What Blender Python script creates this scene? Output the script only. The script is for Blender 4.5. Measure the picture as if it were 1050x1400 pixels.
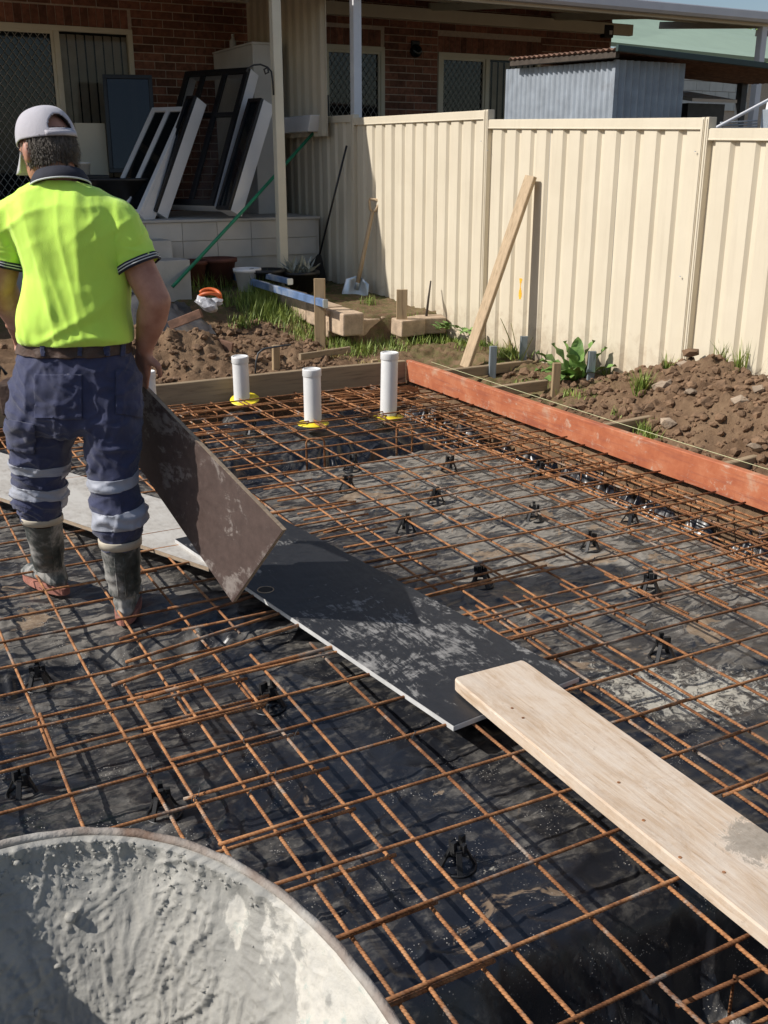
import bpy, bmesh, math, random
import numpy as np
from mathutils import Vector, Matrix
random.seed(7); rng = np.random.default_rng(11)
S = bpy.context.scene
for o in list(bpy.data.objects): bpy.data.objects.remove(o)

# ------------------------------------------------------------------ camera, sky, sun, exposure
FOC, PIT, YAW, EYE = 1392.0, 0.3295, 0.4905, 1.53
cam = bpy.data.cameras.new('camera'); camo = bpy.data.objects.new('camera', cam)
S.collection.objects.link(camo); S.camera = camo
cam.sensor_fit = 'VERTICAL'; cam.sensor_height = 24.0; cam.lens = 24.0 * FOC / 1400.0
cam.clip_start = 0.02; cam.clip_end = 600
camo.location = (0, 0, EYE); camo.rotation_euler = (math.pi / 2 - PIT, 0, -YAW)
SUN_EL = math.radians(40); SX, SY = -0.965, 0.262
world = bpy.data.worlds.new('World'); S.world = world; world.use_nodes = True
wn = world.node_tree.nodes; wl = world.node_tree.links
sky = wn.new('ShaderNodeTexSky'); sky.sky_type = 'NISHITA'; sky.sun_disc = False
sky.sun_elevation = SUN_EL; sky.sun_rotation = math.atan2(SX, SY)
sky.air_density = 1.0; sky.dust_density = 1.2; sky.ozone_density = 1.0
bg = wn['Background']; wl.new(sky.outputs[0], bg.inputs[0]); bg.inputs[1].default_value = 0.085
sl = bpy.data.lights.new('sun', 'SUN'); sl.energy = 4.4; sl.angle = math.radians(0.53); sl.color = (1, 0.95, 0.885)
so = bpy.data.objects.new('sun', sl); S.collection.objects.link(so)
sd = Vector((SX * math.cos(SUN_EL), SY * math.cos(SUN_EL), math.sin(SUN_EL)))
so.rotation_euler = sd.to_track_quat('Z', 'Y').to_euler(); so.location = (-6, 4, 9)
S.view_settings.view_transform = 'Standard'; S.view_settings.look = 'None'
S.view_settings.exposure = 0.17; S.view_settings.gamma = 1.0
S.view_settings.use_curve_mapping = False
S.render.resolution_x = 768; S.render.resolution_y = 1024

# ------------------------------------------------------------------ measuring helpers: sight lines of the photo met with real planes
CY, SYW = math.cos(YAW), math.sin(YAW)
RGT = Vector((CY, -SYW, 0)); FWD = Vector((SYW, CY, 0)); UP = Vector((0, 0, 1))
def ray(px, py):
    u = (px - 525) / FOC; v = (700 - py) / FOC; c, s = math.cos(PIT), math.sin(PIT)
    return RGT * u + FWD * (c + v * s) + UP * (-s + v * c)
def at(px, py, z=None, X=None, Y=None, D=None):
    d = ray(px, py)
    if z is not None: t = (z - EYE) / d.z
    elif X is not None: t = X / d.x
    elif Y is not None: t = Y / d.y
    else: t = D / d.dot(FWD)
    return Vector((0, 0, EYE)) + d * t

# ------------------------------------------------------------------ noise (numpy)
def _hash(ix, iy, seed):
    h = (ix * 374761393 + iy * 668265263 + seed * 974634777) & 0x7fffffff
    h = ((h ^ (h >> 13)) * 1274126177) & 0x7fffffff
    h = (h ^ (h >> 16)) & 0x7fffffff
    return h
def pnoise(x, y, seed=0):
    x = np.asarray(x, float); y = np.asarray(y, float)
    x0 = np.floor(x).astype(np.int64); y0 = np.floor(y).astype(np.int64)
    fx, fy = x - x0, y - y0
    def g(ix, iy, dx, dy):
        a = (_hash(ix, iy, seed) % 4096) * (2 * math.pi / 4096)
        return np.cos(a) * dx + np.sin(a) * dy
    u = fx * fx * fx * (fx * (fx * 6 - 15) + 10); v = fy * fy * fy * (fy * (fy * 6 - 15) + 10)
    a = g(x0, y0, fx, fy); b = g(x0 + 1, y0, fx - 1, fy); c = g(x0, y0 + 1, fx, fy - 1); d = g(x0 + 1, y0 + 1, fx - 1, fy - 1)
    return (a + (b - a) * u + (c + (d - c) * u - a - (b - a) * u) * v) * 1.5
def fbm(x, y, oct=4, seed=0, gain=.5):
    r = 0; a = 1
    for k in range(oct):
        r = r + a * pnoise(x * 2 ** k, y * 2 ** k, seed + k * 17); a *= gain
    return r
def ridge(x, y, seed=0): return 1 - np.abs(pnoise(x, y, seed)) * 2
def sst(a, b, x): t = np.clip((x - a) / (b - a), 0, 1); return t * t * (3 - 2 * t)

# ------------------------------------------------------------------ object helpers
COL = S.collection.objects
ORG = {}
def empty(name, loc, label=None, cat=None, group=None):
    o = bpy.data.objects.new(name, None); COL.link(o); o.location = loc; o.empty_display_size = .05
    ORG[o.name] = Vector(loc)
    return tag(o, label, cat, group)
def tag(o, label=None, cat=None, group=None, kind=None):
    if label: o['label'] = label
    if cat: o['category'] = cat
    if group: o['group'] = group
    if kind: o['kind'] = kind
    return o
def link_mesh(name, me, m, parent=None):
    o = bpy.data.objects.new(name, me); COL.link(o)
    if m is not None:
        me.materials.clear(); me.materials.append(m)
    if parent is not None:
        off = ORG[parent.name]; o.parent = parent; ORG[o.name] = off
        me.transform(Matrix.Translation(-off))
    else: ORG[o.name] = Vector((0, 0, 0))
    return o
class MB:
    def __init__(s): s.v = []; s.f = []
    def add(s, vs, fs):
        b = len(s.v); s.v += [tuple(p) for p in vs]; s.f += [tuple(i + b for i in f) for f in fs]; return s
    def box(s, a, b):
        (x0, y0, z0), (x1, y1, z1) = a, b
        x0, x1 = min(x0, x1), max(x0, x1); y0, y1 = min(y0, y1), max(y0, y1); z0, z1 = min(z0, z1), max(z0, z1)
        return s.add([(x0,y0,z0),(x1,y0,z0),(x1,y1,z0),(x0,y1,z0),(x0,y0,z1),(x1,y0,z1),(x1,y1,z1),(x0,y1,z1)],
                     [(0,3,2,1),(4,5,6,7),(0,1,5,4),(1,2,6,5),(2,3,7,6),(3,0,4,7)])
    def beam(s, p0, p1, w, t, side=None, seg=1, jit=0):
        """bar from p0 to p1; w across 'side', t across the third axis; chamfered ends by seg"""
        p0, p1 = Vector(p0), Vector(p1); d = (p1 - p0).normalized()
        sd_ = Vector(side) if side is not None else d.cross(UP)
        if sd_.length < 1e-4: sd_ = Vector((1, 0, 0))
        sd_ = (sd_ - d * sd_.dot(d)).normalized(); n = d.cross(sd_).normalized()
        vs = []; fs = []
        c = min(w, t) * .12
        prof = [(w/2-c, t/2), (w/2, t/2-c), (w/2, -t/2+c), (w/2-c, -t/2), (-w/2+c, -t/2), (-w/2, -t/2+c), (-w/2, t/2-c), (-w/2+c, t/2)]
        for k in range(seg + 1):
            q = p0 + (p1 - p0) * (k / seg)
            if jit and 0 < k < seg: q = q + n * random.uniform(-jit, jit) + sd_ * random.uniform(-jit, jit)
            vs += [q + sd_ * a + n * b for a, b in prof]
        for k in range(seg):
            for i in range(8):
                j = (i + 1) % 8; fs.append((k*8+i, k*8+j, k*8+8+j, k*8+8+i))
        fs.append(tuple(range(7, -1, -1))); fs.append(tuple(range(seg*8, seg*8+8)))
        return s.add(vs, fs)
    def tube(s, pts, r, n=8, cap=True):
        pts = [Vector(p) for p in pts]; m = len(pts)
        rr = r if isinstance(r, (list, tuple)) else [r] * m
        d0 = (pts[1] - pts[0]).normalized()
        a = d0.cross(UP); a = a.normalized() if a.length > 1e-3 else Vector((1, 0, 0))
        vs = []; fs = []
        for k, p in enumerate(pts):
            d = (pts[min(k+1, m-1)] - pts[max(k-1, 0)]).normalized()
            a = (a - d * a.dot(d)).normalized(); b = d.cross(a)
            vs += [p + (a * math.cos(2*math.pi*i/n) + b * math.sin(2*math.pi*i/n)) * rr[k] for i in range(n)]
        for k in range(m - 1):
            for i in range(n):
                j = (i + 1) % n; fs.append((k*n+i, k*n+j, k*n+n+j, k*n+n+i))
        if cap: fs.append(tuple(range(n-1, -1, -1))); fs.append(tuple(range((m-1)*n, m*n)))
        return s.add(vs, fs)
    def lathe(s, prof, c=(0,0,0), n=24, sx=1, sy=1):
        vs = []; fs = []
        for r, z in prof:
            vs += [(c[0] + r*sx*math.cos(2*math.pi*i/n), c[1] + r*sy*math.sin(2*math.pi*i/n), c[2] + z) for i in range(n)]
        for k in range(len(prof) - 1):
            for i in range(n):
                j = (i + 1) % n; fs.append((k*n+i, k*n+j, k*n+n+j, k*n+n+i))
        fs.append(tuple(range(n-1, -1, -1))); fs.append(tuple(range((len(prof)-1)*n, len(prof)*n)))
        return s.add(vs, fs)
    def slab(s, quad, th):
        """quad of 4 corners, thickness along -normal"""
        q = [Vector(p) for p in quad]; n = (q[1]-q[0]).cross(q[3]-q[0]).normalized()
        return s.add(q + [p - n*th for p in q], [(0,1,2,3),(7,6,5,4),(0,4,5,1),(1,5,6,2),(2,6,7,3),(3,7,4,0)])
    def loft(s, rings, cap=True):
        n = len(rings[0]); vs = [p for r in rings for p in r]; fs = []
        for k in range(len(rings) - 1):
            for i in range(n):
                j = (i + 1) % n; fs.append((k*n+i, k*n+j, k*n+n+j, k*n+n+i))
        if cap: fs.append(tuple(range(n-1, -1, -1))); fs.append(tuple(range((len(rings)-1)*n, len(rings)*n)))
        return s.add(vs, fs)
    def blob(s, c, r, k=.25, sub=1, flat=1.0, seed=None):
        bm = bmesh.new(); bmesh.ops.create_icosphere(bm, subdivisions=sub, radius=1)
        rx, ry, rz = (r*random.uniform(.75, 1.25), r*random.uniform(.75, 1.25), r*flat*random.uniform(.7, 1.1))
        M = Matrix.Rotation(random.uniform(0, 6.3), 3, 'Z') @ Matrix.Rotation(random.uniform(-.5, .5), 3, 'X')
        vs = [Vector(c) + M @ Vector((v.co.x*rx*(1+random.uniform(-k,k)), v.co.y*ry*(1+random.uniform(-k,k)), v.co.z*rz*(1+random.uniform(-k,k)))) for v in bm.verts]
        bm.verts.index_update(); fs = [tuple(v.index for v in f.verts) for f in bm.faces]; bm.free()
        return s.add(vs, fs)
    def mesh(s, name):
        me = bpy.data.meshes.new(name); me.from_pydata(s.v, [], s.f); me.update()
        bm = bmesh.new(); bm.from_mesh(me); bmesh.ops.recalc_face_normals(bm, faces=bm.faces); bm.to_mesh(me); bm.free()
        return me
    def build(s, name, m, parent=None, smooth=False, bevel=0):
        me = s.mesh(name)
        if smooth: me.shade_smooth() if smooth is True else me.set_sharp_from_angle(angle=smooth)
        o = link_mesh(name, me, m, parent)
        if smooth and smooth is not True:
            for p in me.polygons: p.use_smooth = True
        if bevel:
            b = o.modifiers.new('bevel', 'BEVEL'); b.width = bevel; b.segments = 2; b.limit_method = 'ANGLE'
        return o
def copy_tree(o, loc=None, rz=None, label=None, parent=None):
    c = o.copy(); COL.link(c); c.parent = parent
    if parent is None:
        if loc is not None: c.location = loc
        if rz is not None: c.rotation_euler = (0, 0, rz)
        if label: c['label'] = label
    for ch in o.children: copy_tree(ch, parent=c)
    return c
def heightfield(name, xs, ys, H, m, smooth=True, mask=None, attrs={}):
    nx, ny = len(xs), len(ys); Xg, Yg = np.meshgrid(xs, ys)
    co = np.stack([Xg, Yg, H], -1).reshape(-1, 3).astype(np.float32)
    i = np.arange((nx-1)*(ny-1)); r, c = i // (nx-1), i % (nx-1); a = r*nx + c
    q = np.stack([a, a+1, a+1+nx, a+nx], 1)
    if mask is not None: q = q[mask[:-1, :-1].reshape(-1)]
    me = bpy.data.meshes.new(name); me.vertices.add(len(co)); me.vertices.foreach_set('co', co.reshape(-1))
    me.loops.add(len(q)*4); me.loops.foreach_set('vertex_index', q.reshape(-1).astype(np.int32))
    me.polygons.add(len(q)); me.polygons.foreach_set('loop_start', np.arange(0, len(q)*4, 4, dtype=np.int32))
    me.update(calc_edges=True); me.validate()
    if smooth: me.shade_smooth()
    for k, v in attrs.items():
        at_ = me.attributes.new(k, 'FLOAT', 'POINT'); at_.data.foreach_set('value', v.reshape(-1).astype(np.float32))
    return link_mesh(name, me, m)

# ------------------------------------------------------------------ materials
class NT:
    def __init__(s, name):
        s.m = bpy.data.materials.new(name); s.m.use_nodes = True; s.t = s.m.node_tree; s.b = s.t.nodes['Principled BSDF']
    def n(s, t, **k):
        x = s.t.nodes.new('ShaderNode' + t)
        for a, v in k.items(): setattr(x, a, v)
        return x
    def l(s, a, b): s.t.links.new(a, b)
    def coord(s, kind='pos', scale=(1,1,1), rot=(0,0,0)):
        if kind == 'pos': o = s.n('NewGeometry').outputs['Position']
        else: o = s.n('TexCoord').outputs['Object']
        mp = s.n('Mapping'); s.l(o, mp.inputs[0]); mp.inputs['Scale'].default_value = scale; mp.inputs['Rotation'].default_value = rot
        return mp.outputs[0]
    def noise(s, vec, scale, detail=4, rough=.55, dist=0):
        x = s.n('TexNoise'); s.l(vec, x.inputs['Vector']); x.inputs['Scale'].default_value = scale
        x.inputs['Detail'].default_value = detail; x.inputs['Roughness'].default_value = rough; x.inputs['Distortion'].default_value = dist
        return x.outputs['Fac']
    def ramp(s, fac, stops):
        r = s.n('ValToRGB'); s.l(fac, r.inputs[0]); e = r.color_ramp.elements
        while len(e) < len(stops): e.new(.5)
        for i, (p, c) in enumerate(stops):
            e[i].position = p; e[i].color = (c, c, c, 1) if isinstance(c, (int, float)) else (*c, 1)
        return r.outputs[0]
    def mix(s, fac, a, b, mode='MIX'):
        x = s.n('Mix', data_type='RGBA', blend_type=mode)
        for v, i in ((fac, 0), (a, 6), (b, 7)):
            if hasattr(v, 'is_output'): s.l(v, x.inputs[i])
            elif i == 0: x.inputs[0].default_value = v
            else: x.inputs[i].default_value = (*v, 1)
        return x.outputs[2]
    def math(s, op, a, b=None, clamp=False):
        x = s.n('Math', operation=op, use_clamp=clamp)
        for v, i in ((a, 0), (b, 1)):
            if v is None: continue
            if hasattr(v, 'is_output'): s.l(v, x.inputs[i])
            else: x.inputs[i].default_value = v
        return x.outputs[0]
    def bump(s, h, strength=.3, dist=.01):
        b = s.n('Bump'); s.l(h, b.inputs['Height']); b.inputs['Strength'].default_value = strength; b.inputs['Distance'].default_value = dist
        s.l(b.outputs[0], s.b.inputs['Normal']); return b
    def set(s, **k):
        for a, v in k.items():
            i = s.b.inputs[{'base':'Base Color','rough':'Roughness','metal':'Metallic','spec':'Specular IOR Level'}.get(a, a)]
            if hasattr(v, 'is_output'): s.l(v, i)
            else: i.default_value = (*v, 1) if isinstance(v, tuple) and len(v) == 3 else v
        return s.m
def dk(c, k): return tuple(x * k for x in c)
def basic(name, col, rough=.6, var=.2, scale=6, bump=0, bscale=60, metal=0, col2=None, kind='pos', sc=(1,1,1), rnd=0, spec=.5, detail=5, dirt=None):
    t = NT(name); v = t.coord(kind, sc)
    f = t.noise(v, scale, detail)
    c = t.ramp(f, [(.3, dk(col, 1 - var)), (.7, col2 or tuple(min(1, x*(1+var)) for x in col))])
    if rnd:
        oi = t.n('ObjectInfo').outputs['Random']
        c = t.mix(1.0, c, t.ramp(oi, [(0, 1 - rnd), (1, 1.0)]), 'MULTIPLY')
    if dirt:
        dcol, th = dirt
        c = t.mix(t.ramp(t.noise(t.coord('pos'), 3.5, 8, .65), [(th, 0.0), (th + .14, .85)]), c, dcol)
    if bump: t.bump(t.noise(v, bscale, 5), bump, .01)
    return t.set(base=c, rough=rough, metal=metal, spec=spec)
M = {}
M['navy_knit'] = basic('navy_knit', (.02,.022,.035), .85, .2, 30, .2, 300)
M['white_pvc'] = basic('white_pvc', (.74,.74,.73), .38, .06, 5, dirt=((.40,.35,.28), .60))
M['yellow_plastic'] = basic('yellow_plastic', (.78,.62,.03), .5, .2, 14, dirt=((.3,.22,.12), .62))
M['black_plastic'] = basic('black_plastic', (.014,.014,.015), .42, .3, 20, dirt=((.12,.10,.08), .64))
M['cream_steel'] = basic('cream_steel', (.66,.59,.455), .42, .06, 3, dirt=((.50,.41,.29), .66))
M['cream_steel'] = None
M['cream_paint'] = basic('cream_paint', (.66,.61,.48), .5, .06, 4)
M['white_paint'] = basic('white_paint', (.72,.72,.73), .5, .06, 4)
M['white_wall'] = basic('white_wall', (.60,.60,.58), .8, .08, 3, .1, 60)
M['galv'] = basic('galv', (.31,.345,.385), .5, .2, 5, metal=.25, dirt=((.24,.24,.25), .6))
M['rust_iron'] = basic('rust_iron', (.16,.085,.055), .85, .4, 14, .3, 80)
M['black_frame'] = basic('black_frame', (.012,.012,.014), .35, .2, 10)
M['dark_steel'] = basic('dark_steel', (.05,.055,.06), .5, .3, 10)
M['green_roof'] = basic('green_roof', (.34,.44,.33), .55, .05, 2)
M['dark_green'] = basic('dark_green', (.03,.055,.05), .5, .2, 6)
M['soil_clod'] = basic('soil_clod', (.23,.14,.08), .95, .4, 16, .6, 120, rnd=.25)
M['stone'] = basic('stone', (.40,.31,.225), .92, .3, 9, .6, 60, rnd=.35)
M['grass'] = basic('grass', (.13,.23,.032), .6, .4, 9, col2=(.33,.40,.08))
M['grass_dry'] = basic('grass_dry', (.34,.28,.10), .7, .4, 9)
M['leaf'] = basic('leaf', (.10,.21,.04), .6, .35, 14, .3, 40, col2=(.24,.38,.10))
M['blue_alu'] = basic('blue_alu', (.16,.25,.44), .42, .3, 7, metal=.3, dirt=((.42,.44,.46), .52))
M['alu'] = basic('alu', (.55,.62,.68), .35, .1, 8, metal=.6)
M['green_pole'] = basic('green_pole', (.02,.24,.12), .45, .2, 8)
M['hvis'] = None
M['terracotta'] = basic('terracotta', (.11,.038,.026), .75, .3, 8)
M['concrete_step'] = basic('concrete_step', (.46,.44,.40), .85, .12, 5, .2, 70)
M['tile'] = basic('tile', (.52,.50,.46), .5, .08, 4, rnd=.12)
M['mortar'] = basic('mortar', (.52,.43,.35), .95, .15, 30, .4, 120)
M['brick'] = basic('brick', (.29,.125,.08), .9, .35, 22, .5, 110, rnd=.55)
M['white_brick'] = basic('white_brick', (.62,.62,.6), .9, .08, 9, rnd=.15)
M['block'] = basic('block', (.52,.39,.27), .92, .25, 12, .5, 80, rnd=.2)
M['string'] = basic('string', (.62,.62,.36), .9, .1, 5)
M['leather'] = basic('leather', (.07,.04,.028), .7, .3, 25, .3, 120)
M['blue_cord'] = basic('orange_hose', (.62,.13,.03), .5, .2, 9)
M['bark'] = basic('bark', (.06,.046,.035), .9, .3, 20, .5, 60)
M['eyewhite'] = basic('eye_white', (.7,.68,.64), .3, .02, 5)
M['spray'] = basic('orange_spray', (.85,.45,.03), .8, .1, 20)

def timber(name, col, col2, axis='Y', rough=.75, dirt=None, knots=True, rnd=.15):
    t = NT(name); sc = {'X': (1.2, 14, 14), 'Y': (14, 1.2, 14), 'Z': (14, 14, 1.2)}[axis]
    v = t.coord('obj', sc); f = t.noise(v, 3.2, 8, .6, .6)
    c = t.ramp(f, [(.25, col2), (.45, dk(col, .86)), (.62, col), (.8, dk(col, 1.1))])
    v2 = t.coord('obj', {'X': (.7, 5, 5), 'Y': (5, .7, 5), 'Z': (5, 5, .7)}[axis])
    if knots:
        k = t.noise(v2, 4.2, 2); c = t.mix(t.ramp(k, [(.70, 0.0), (.76, .7)]), c, dk(col2, .45))
    if dirt:
        d = t.noise(t.coord('obj'), 6, 10, .7); c = t.mix(t.ramp(d, [(dirt[1], 0.0), (dirt[1] + .12, .8)]), c, dirt[0])
    oi = t.n('ObjectInfo').outputs['Random']; c = t.mix(1.0, c, t.ramp(oi, [(0, 1 - rnd), (1, 1.0)]), 'MULTIPLY')
    t.bump(f, .35, .004)
    return t.set(base=c, rough=rough)
M['timber'] = timber('timber_grey', (.36,.27,.17), (.17,.12,.075), 'X')
M['timber_z'] = timber('timber_stake', (.42,.30,.17), (.24,.16,.09), 'Z')
M['timber_y'] = timber('timber_rough', (.33,.25,.16), (.15,.11,.07), 'Y')
M['timber_lean'] = timber('timber_lean', (.50,.37,.23), (.30,.21,.12), 'Z')
M['plank'] = None
def plank_mat():
    t = NT('plank_pine'); v = t.coord('obj', (14, 1.3, 14)); f = t.noise(v, 3.6, 10, .66, 1.4); w = t.n('TexWave', wave_type='BANDS', bands_direction='X', wave_profile='SAW')
    t.l(t.coord('obj', (5.5, .6, 5.5)), w.inputs['Vector']); w.inputs['Scale'].default_value = 2.1; w.inputs['Distortion'].default_value = 9; w.inputs['Detail'].default_value = 5; w.inputs['Detail Scale'].default_value = 1.4
    a = t.math('ADD', t.math('MULTIPLY', f, .86), t.math('MULTIPLY', w.outputs['Fac'], .14))
    c = t.ramp(a, [(.28, (.35,.235,.145)), (.40, (.53,.40,.285)), (.54, (.60,.485,.37)), (.75, (.67,.58,.485))])
    v1 = t.coord('obj'); c = t.mix(t.ramp(t.noise(v1, 4, 10, .72), [(.44, 0.0), (.62, .7)]), c, (.66,.58,.49))
    c = t.mix(t.ramp(t.noise(t.coord('obj', (5, 2, 5)), 2.2, 10, .72, .8), [(.50, 0.0), (.64, .65)]), c, (.44,.31,.20))
    c = t.mix(t.ramp(t.noise(v1, 24, 10, .78), [(.60, 0.0), (.70, .75)]), c, (.33,.25,.18))
    c = t.mix(t.ramp(t.noise(t.coord('obj', (3, 1.2, 3)), 3, 9, .7, 1.5), [(.5, 0.0), (.68, .6)]), c, (.52,.44,.36))
    d = t.n('VectorMath', operation='DISTANCE'); t.l(t.n('NewGeometry').outputs['Position'], d.inputs[0]); q = at(1034, 1150, z=.066); d.inputs[1].default_value = q
    m = t.math('ADD', t.math('MULTIPLY', d.outputs['Value'], -5), t.math('MULTIPLY', t.noise(v1, 17, 12, .8, 1.2), 1.5))
    c = t.mix(t.ramp(m, [(.36, 0.0), (.42, .75), (.7, .9)]), c, t.ramp(t.noise(v1, 60, 6, .7), [(.3, (.22,.19,.15)), (.7, (.36,.315,.26))]))
    t.bump(a, .4, .004); return t.set(base=c, rough=.8, spec=.25)
M['plank'] = plank_mat()
def cream_steel():
    t = NT('cream_steel'); v = t.coord('pos'); c = t.ramp(t.noise(v, 2.5, 5), [(.3, (.625,.555,.425)), (.7, (.68,.61,.475))])
    c = t.mix(t.ramp(t.noise(t.coord('pos', (6, 6, .5)), 3, 8, .7), [(.52, 0.0), (.75, .45)]), c, (.52,.45,.34))
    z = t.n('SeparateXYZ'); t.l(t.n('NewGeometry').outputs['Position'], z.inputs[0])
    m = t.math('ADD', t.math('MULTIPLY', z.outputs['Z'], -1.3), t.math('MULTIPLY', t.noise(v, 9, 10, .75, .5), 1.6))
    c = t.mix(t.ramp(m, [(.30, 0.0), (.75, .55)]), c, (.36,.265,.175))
    c = t.mix(t.ramp(t.noise(v, 45, 6, .7), [(.68, 0.0), (.74, .4)]), c, (.40,.33,.24))
    t.bump(t.noise(t.coord('pos', (1, 1, .4)), 5, 3), .12, .02); return t.set(base=c, rough=.45)
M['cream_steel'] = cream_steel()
def orange_paint():
    t = NT('orange_form_paint'); v = t.coord('obj', (1, 1, 1)); f = t.noise(v, 5, 10, .7); g = t.noise(t.coord('obj', (12, .8, 12)), 4, 6)
    c = t.ramp(f, [(.28, (.29,.075,.034)), (.46, (.41,.122,.052)), (.58, (.47,.165,.078)), (.70, (.49,.29,.19))])
    c = t.mix(t.ramp(g, [(.50, 0.0), (.66, .55)]), c, (.26,.075,.045))
    c = t.mix(t.ramp(t.noise(t.coord('obj', (20, 1.5, 20)), 5, 9, .75), [(.58, 0.0), (.66, .65)]), c, (.44,.30,.22))
    c = t.mix(t.ramp(t.noise(v, 13, 10, .75), [(.57, 0.0), (.67, .7)]), c, (.50,.37,.28))
    t.bump(g, .3, .003); return t.set(base=c, rough=.7)
M['orange'] = orange_paint()
def rust():
    t = NT('rusty_rebar'); v = t.coord('pos'); f = t.noise(v, 30, 7, .7); g = t.noise(v, 6, 6, .65); oi = t.n('ObjectInfo').outputs['Random']
    c = t.ramp(f, [(.28, (.10,.047,.028)), (.42, (.27,.118,.05)), (.56, (.46,.215,.09)), (.76, (.58,.35,.19))])
    c = t.mix(1.0, c, t.ramp(oi, [(0, (.50,.45,.43)), (.45, (.85,.82,.80)), (1, (1.0,1.0,1.0))]), 'MULTIPLY')
    c = t.mix(t.ramp(g, [(.56, 0.0), (.64, .85)]), c, t.ramp(f, [(.3, (.16,.145,.135)), (.7, (.42,.36,.29))]))
    c = t.mix(t.ramp(t.noise(v, 2.2, 3), [(.52, 0.0), (.64, .5)]), c, (.15,.07,.035))
    w = t.n('TexWave', wave_type='BANDS', bands_direction='DIAGONAL'); t.l(v, w.inputs['Vector']); w.inputs['Scale'].default_value = 62
    t.bump(w.outputs['Fac'], .55, .003)
    return t.set(base=c, rough=.82, spec=.3)
M['rust'] = rust()
def film():
    t = NT('membrane'); v = t.coord('pos')
    d = t.n('Attribute', attribute_name='dust').outputs['Fac']; sp = t.n('Attribute', attribute_name='splat').outputs['Fac']
    n1 = t.noise(v, 4.5, 9, .65, .6); n2 = t.noise(v, 26, 9, .72); n3 = t.noise(v, 90, 6, .7)
    dm = t.math('ADD', t.math('MULTIPLY', n1, .55), t.math('MULTIPLY', n2, .45)); dm = t.math('ADD', dm, t.math('MULTIPLY', d, .40))
    dust = t.ramp(dm, [(.49, 0.0), (.57, .22), (.70, .55), (.90, .92)])
    sl1 = t.ramp(t.noise(t.coord('pos', (3.2, 9.5, 1), (0, 0, .25)), 1.15, 6, .6, 1.3), [(.50, 1.0), (.535, .22), (.60, .12), (.66, 1.0)])
    sl2 = t.ramp(t.noise(t.coord('pos', (5, 13, 1), (0, 0, -.35)), 1.5, 5, .6, 1.0), [(.54, 1.0), (.57, .25), (.70, .25)])
    dust = t.math('MULTIPLY', t.math('MULTIPLY', dust, sl1), sl2)
    c = t.mix(dust, (.0125,.0140,.0185), t.ramp(n2, [(.3, (.175,.16,.135)), (.7, (.31,.282,.238))]))
    mud = t.ramp(t.math('ADD', t.noise(v, 2.8, 8, .66, 1.2), t.math('MULTIPLY', d, .10)), [(.65, 0.0), (.67, .65), (.76, .9)])
    c = t.mix(mud, c, t.ramp(n2, [(.3, (.20,.135,.08)), (.7, (.36,.265,.175))]))
    vo = t.n('TexVoronoi', feature='F1'); t.l(v, vo.inputs['Vector']); vo.inputs['Scale'].default_value = 120
    sp2 = t.math('MULTIPLY', t.math('LESS_THAN', vo.outputs['Distance'], .20), t.ramp(t.noise(v, 7, 6, .7), [(.52, 0.0), (.62, 1.0)]))
    c = t.mix(t.math('MULTIPLY', sp2, .75), c, (.5,.47,.42))
    sm = t.ramp(t.math('ADD', t.math('MULTIPLY', sp, .27), t.math('MULTIPLY', t.noise(v, 34, 13, .82, .8), 1.0)), [(.70, 0.0), (.76, .85)])
    c = t.mix(sm, c, (.52,.49,.41))
    r = t.ramp(t.math('ADD', dust, t.math('MULTIPLY', n3, .25)), [(.08, .27), (.3, .42), (1, .85)])
    cr = t.n('TexNoise', noise_dimensions='3D', noise_type='RIDGED_MULTIFRACTAL'); t.l(t.coord('pos', (1.0, 2.2, 1), (0, 0, .2)), cr.inputs['Vector']); cr.inputs['Scale'].default_value = 9; cr.inputs['Detail'].default_value = 4; cr.inputs['Distortion'].default_value = .9
    crease = t.ramp(cr.outputs['Fac'], [(.55, 0.0), (.95, 1.0)])
    hh = t.math('ADD', t.math('MULTIPLY', n3, .10), t.math('MULTIPLY', crease, .45))
    hh = t.math('ADD', hh, t.math('MULTIPLY', dust, .08)); hh = t.math('ADD', hh, t.math('MULTIPLY', sm, .35))
    t.bump(hh, .6, .010)
    return t.set(base=c, rough=r, spec=.65)
M['film'] = film()
def soil():
    t = NT('soil'); v = t.coord('pos'); f = t.noise(v, 9, 12, .7); g = t.noise(v, 2.0, 5)
    c = t.ramp(f, [(.28, (.085,.05,.03)), (.5, (.18,.112,.066)), (.66, (.25,.165,.10)), (.8, (.36,.27,.18))])
    c = t.mix(t.ramp(g, [(.45, 0.0), (.65, .5)]), c, (.28,.19,.115))
    c = t.mix(t.math('MULTIPLY', t.n('Attribute', attribute_name='moss').outputs['Fac'], t.ramp(t.noise(v, 14, 8, .7), [(.42, 0.0), (.6, .85)])), c, (.085,.12,.03))
    t.bump(t.noise(v, 45, 10, .75), .9, .02); return t.set(base=c, rough=.95, spec=.2)
M['soil'] = soil()
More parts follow.
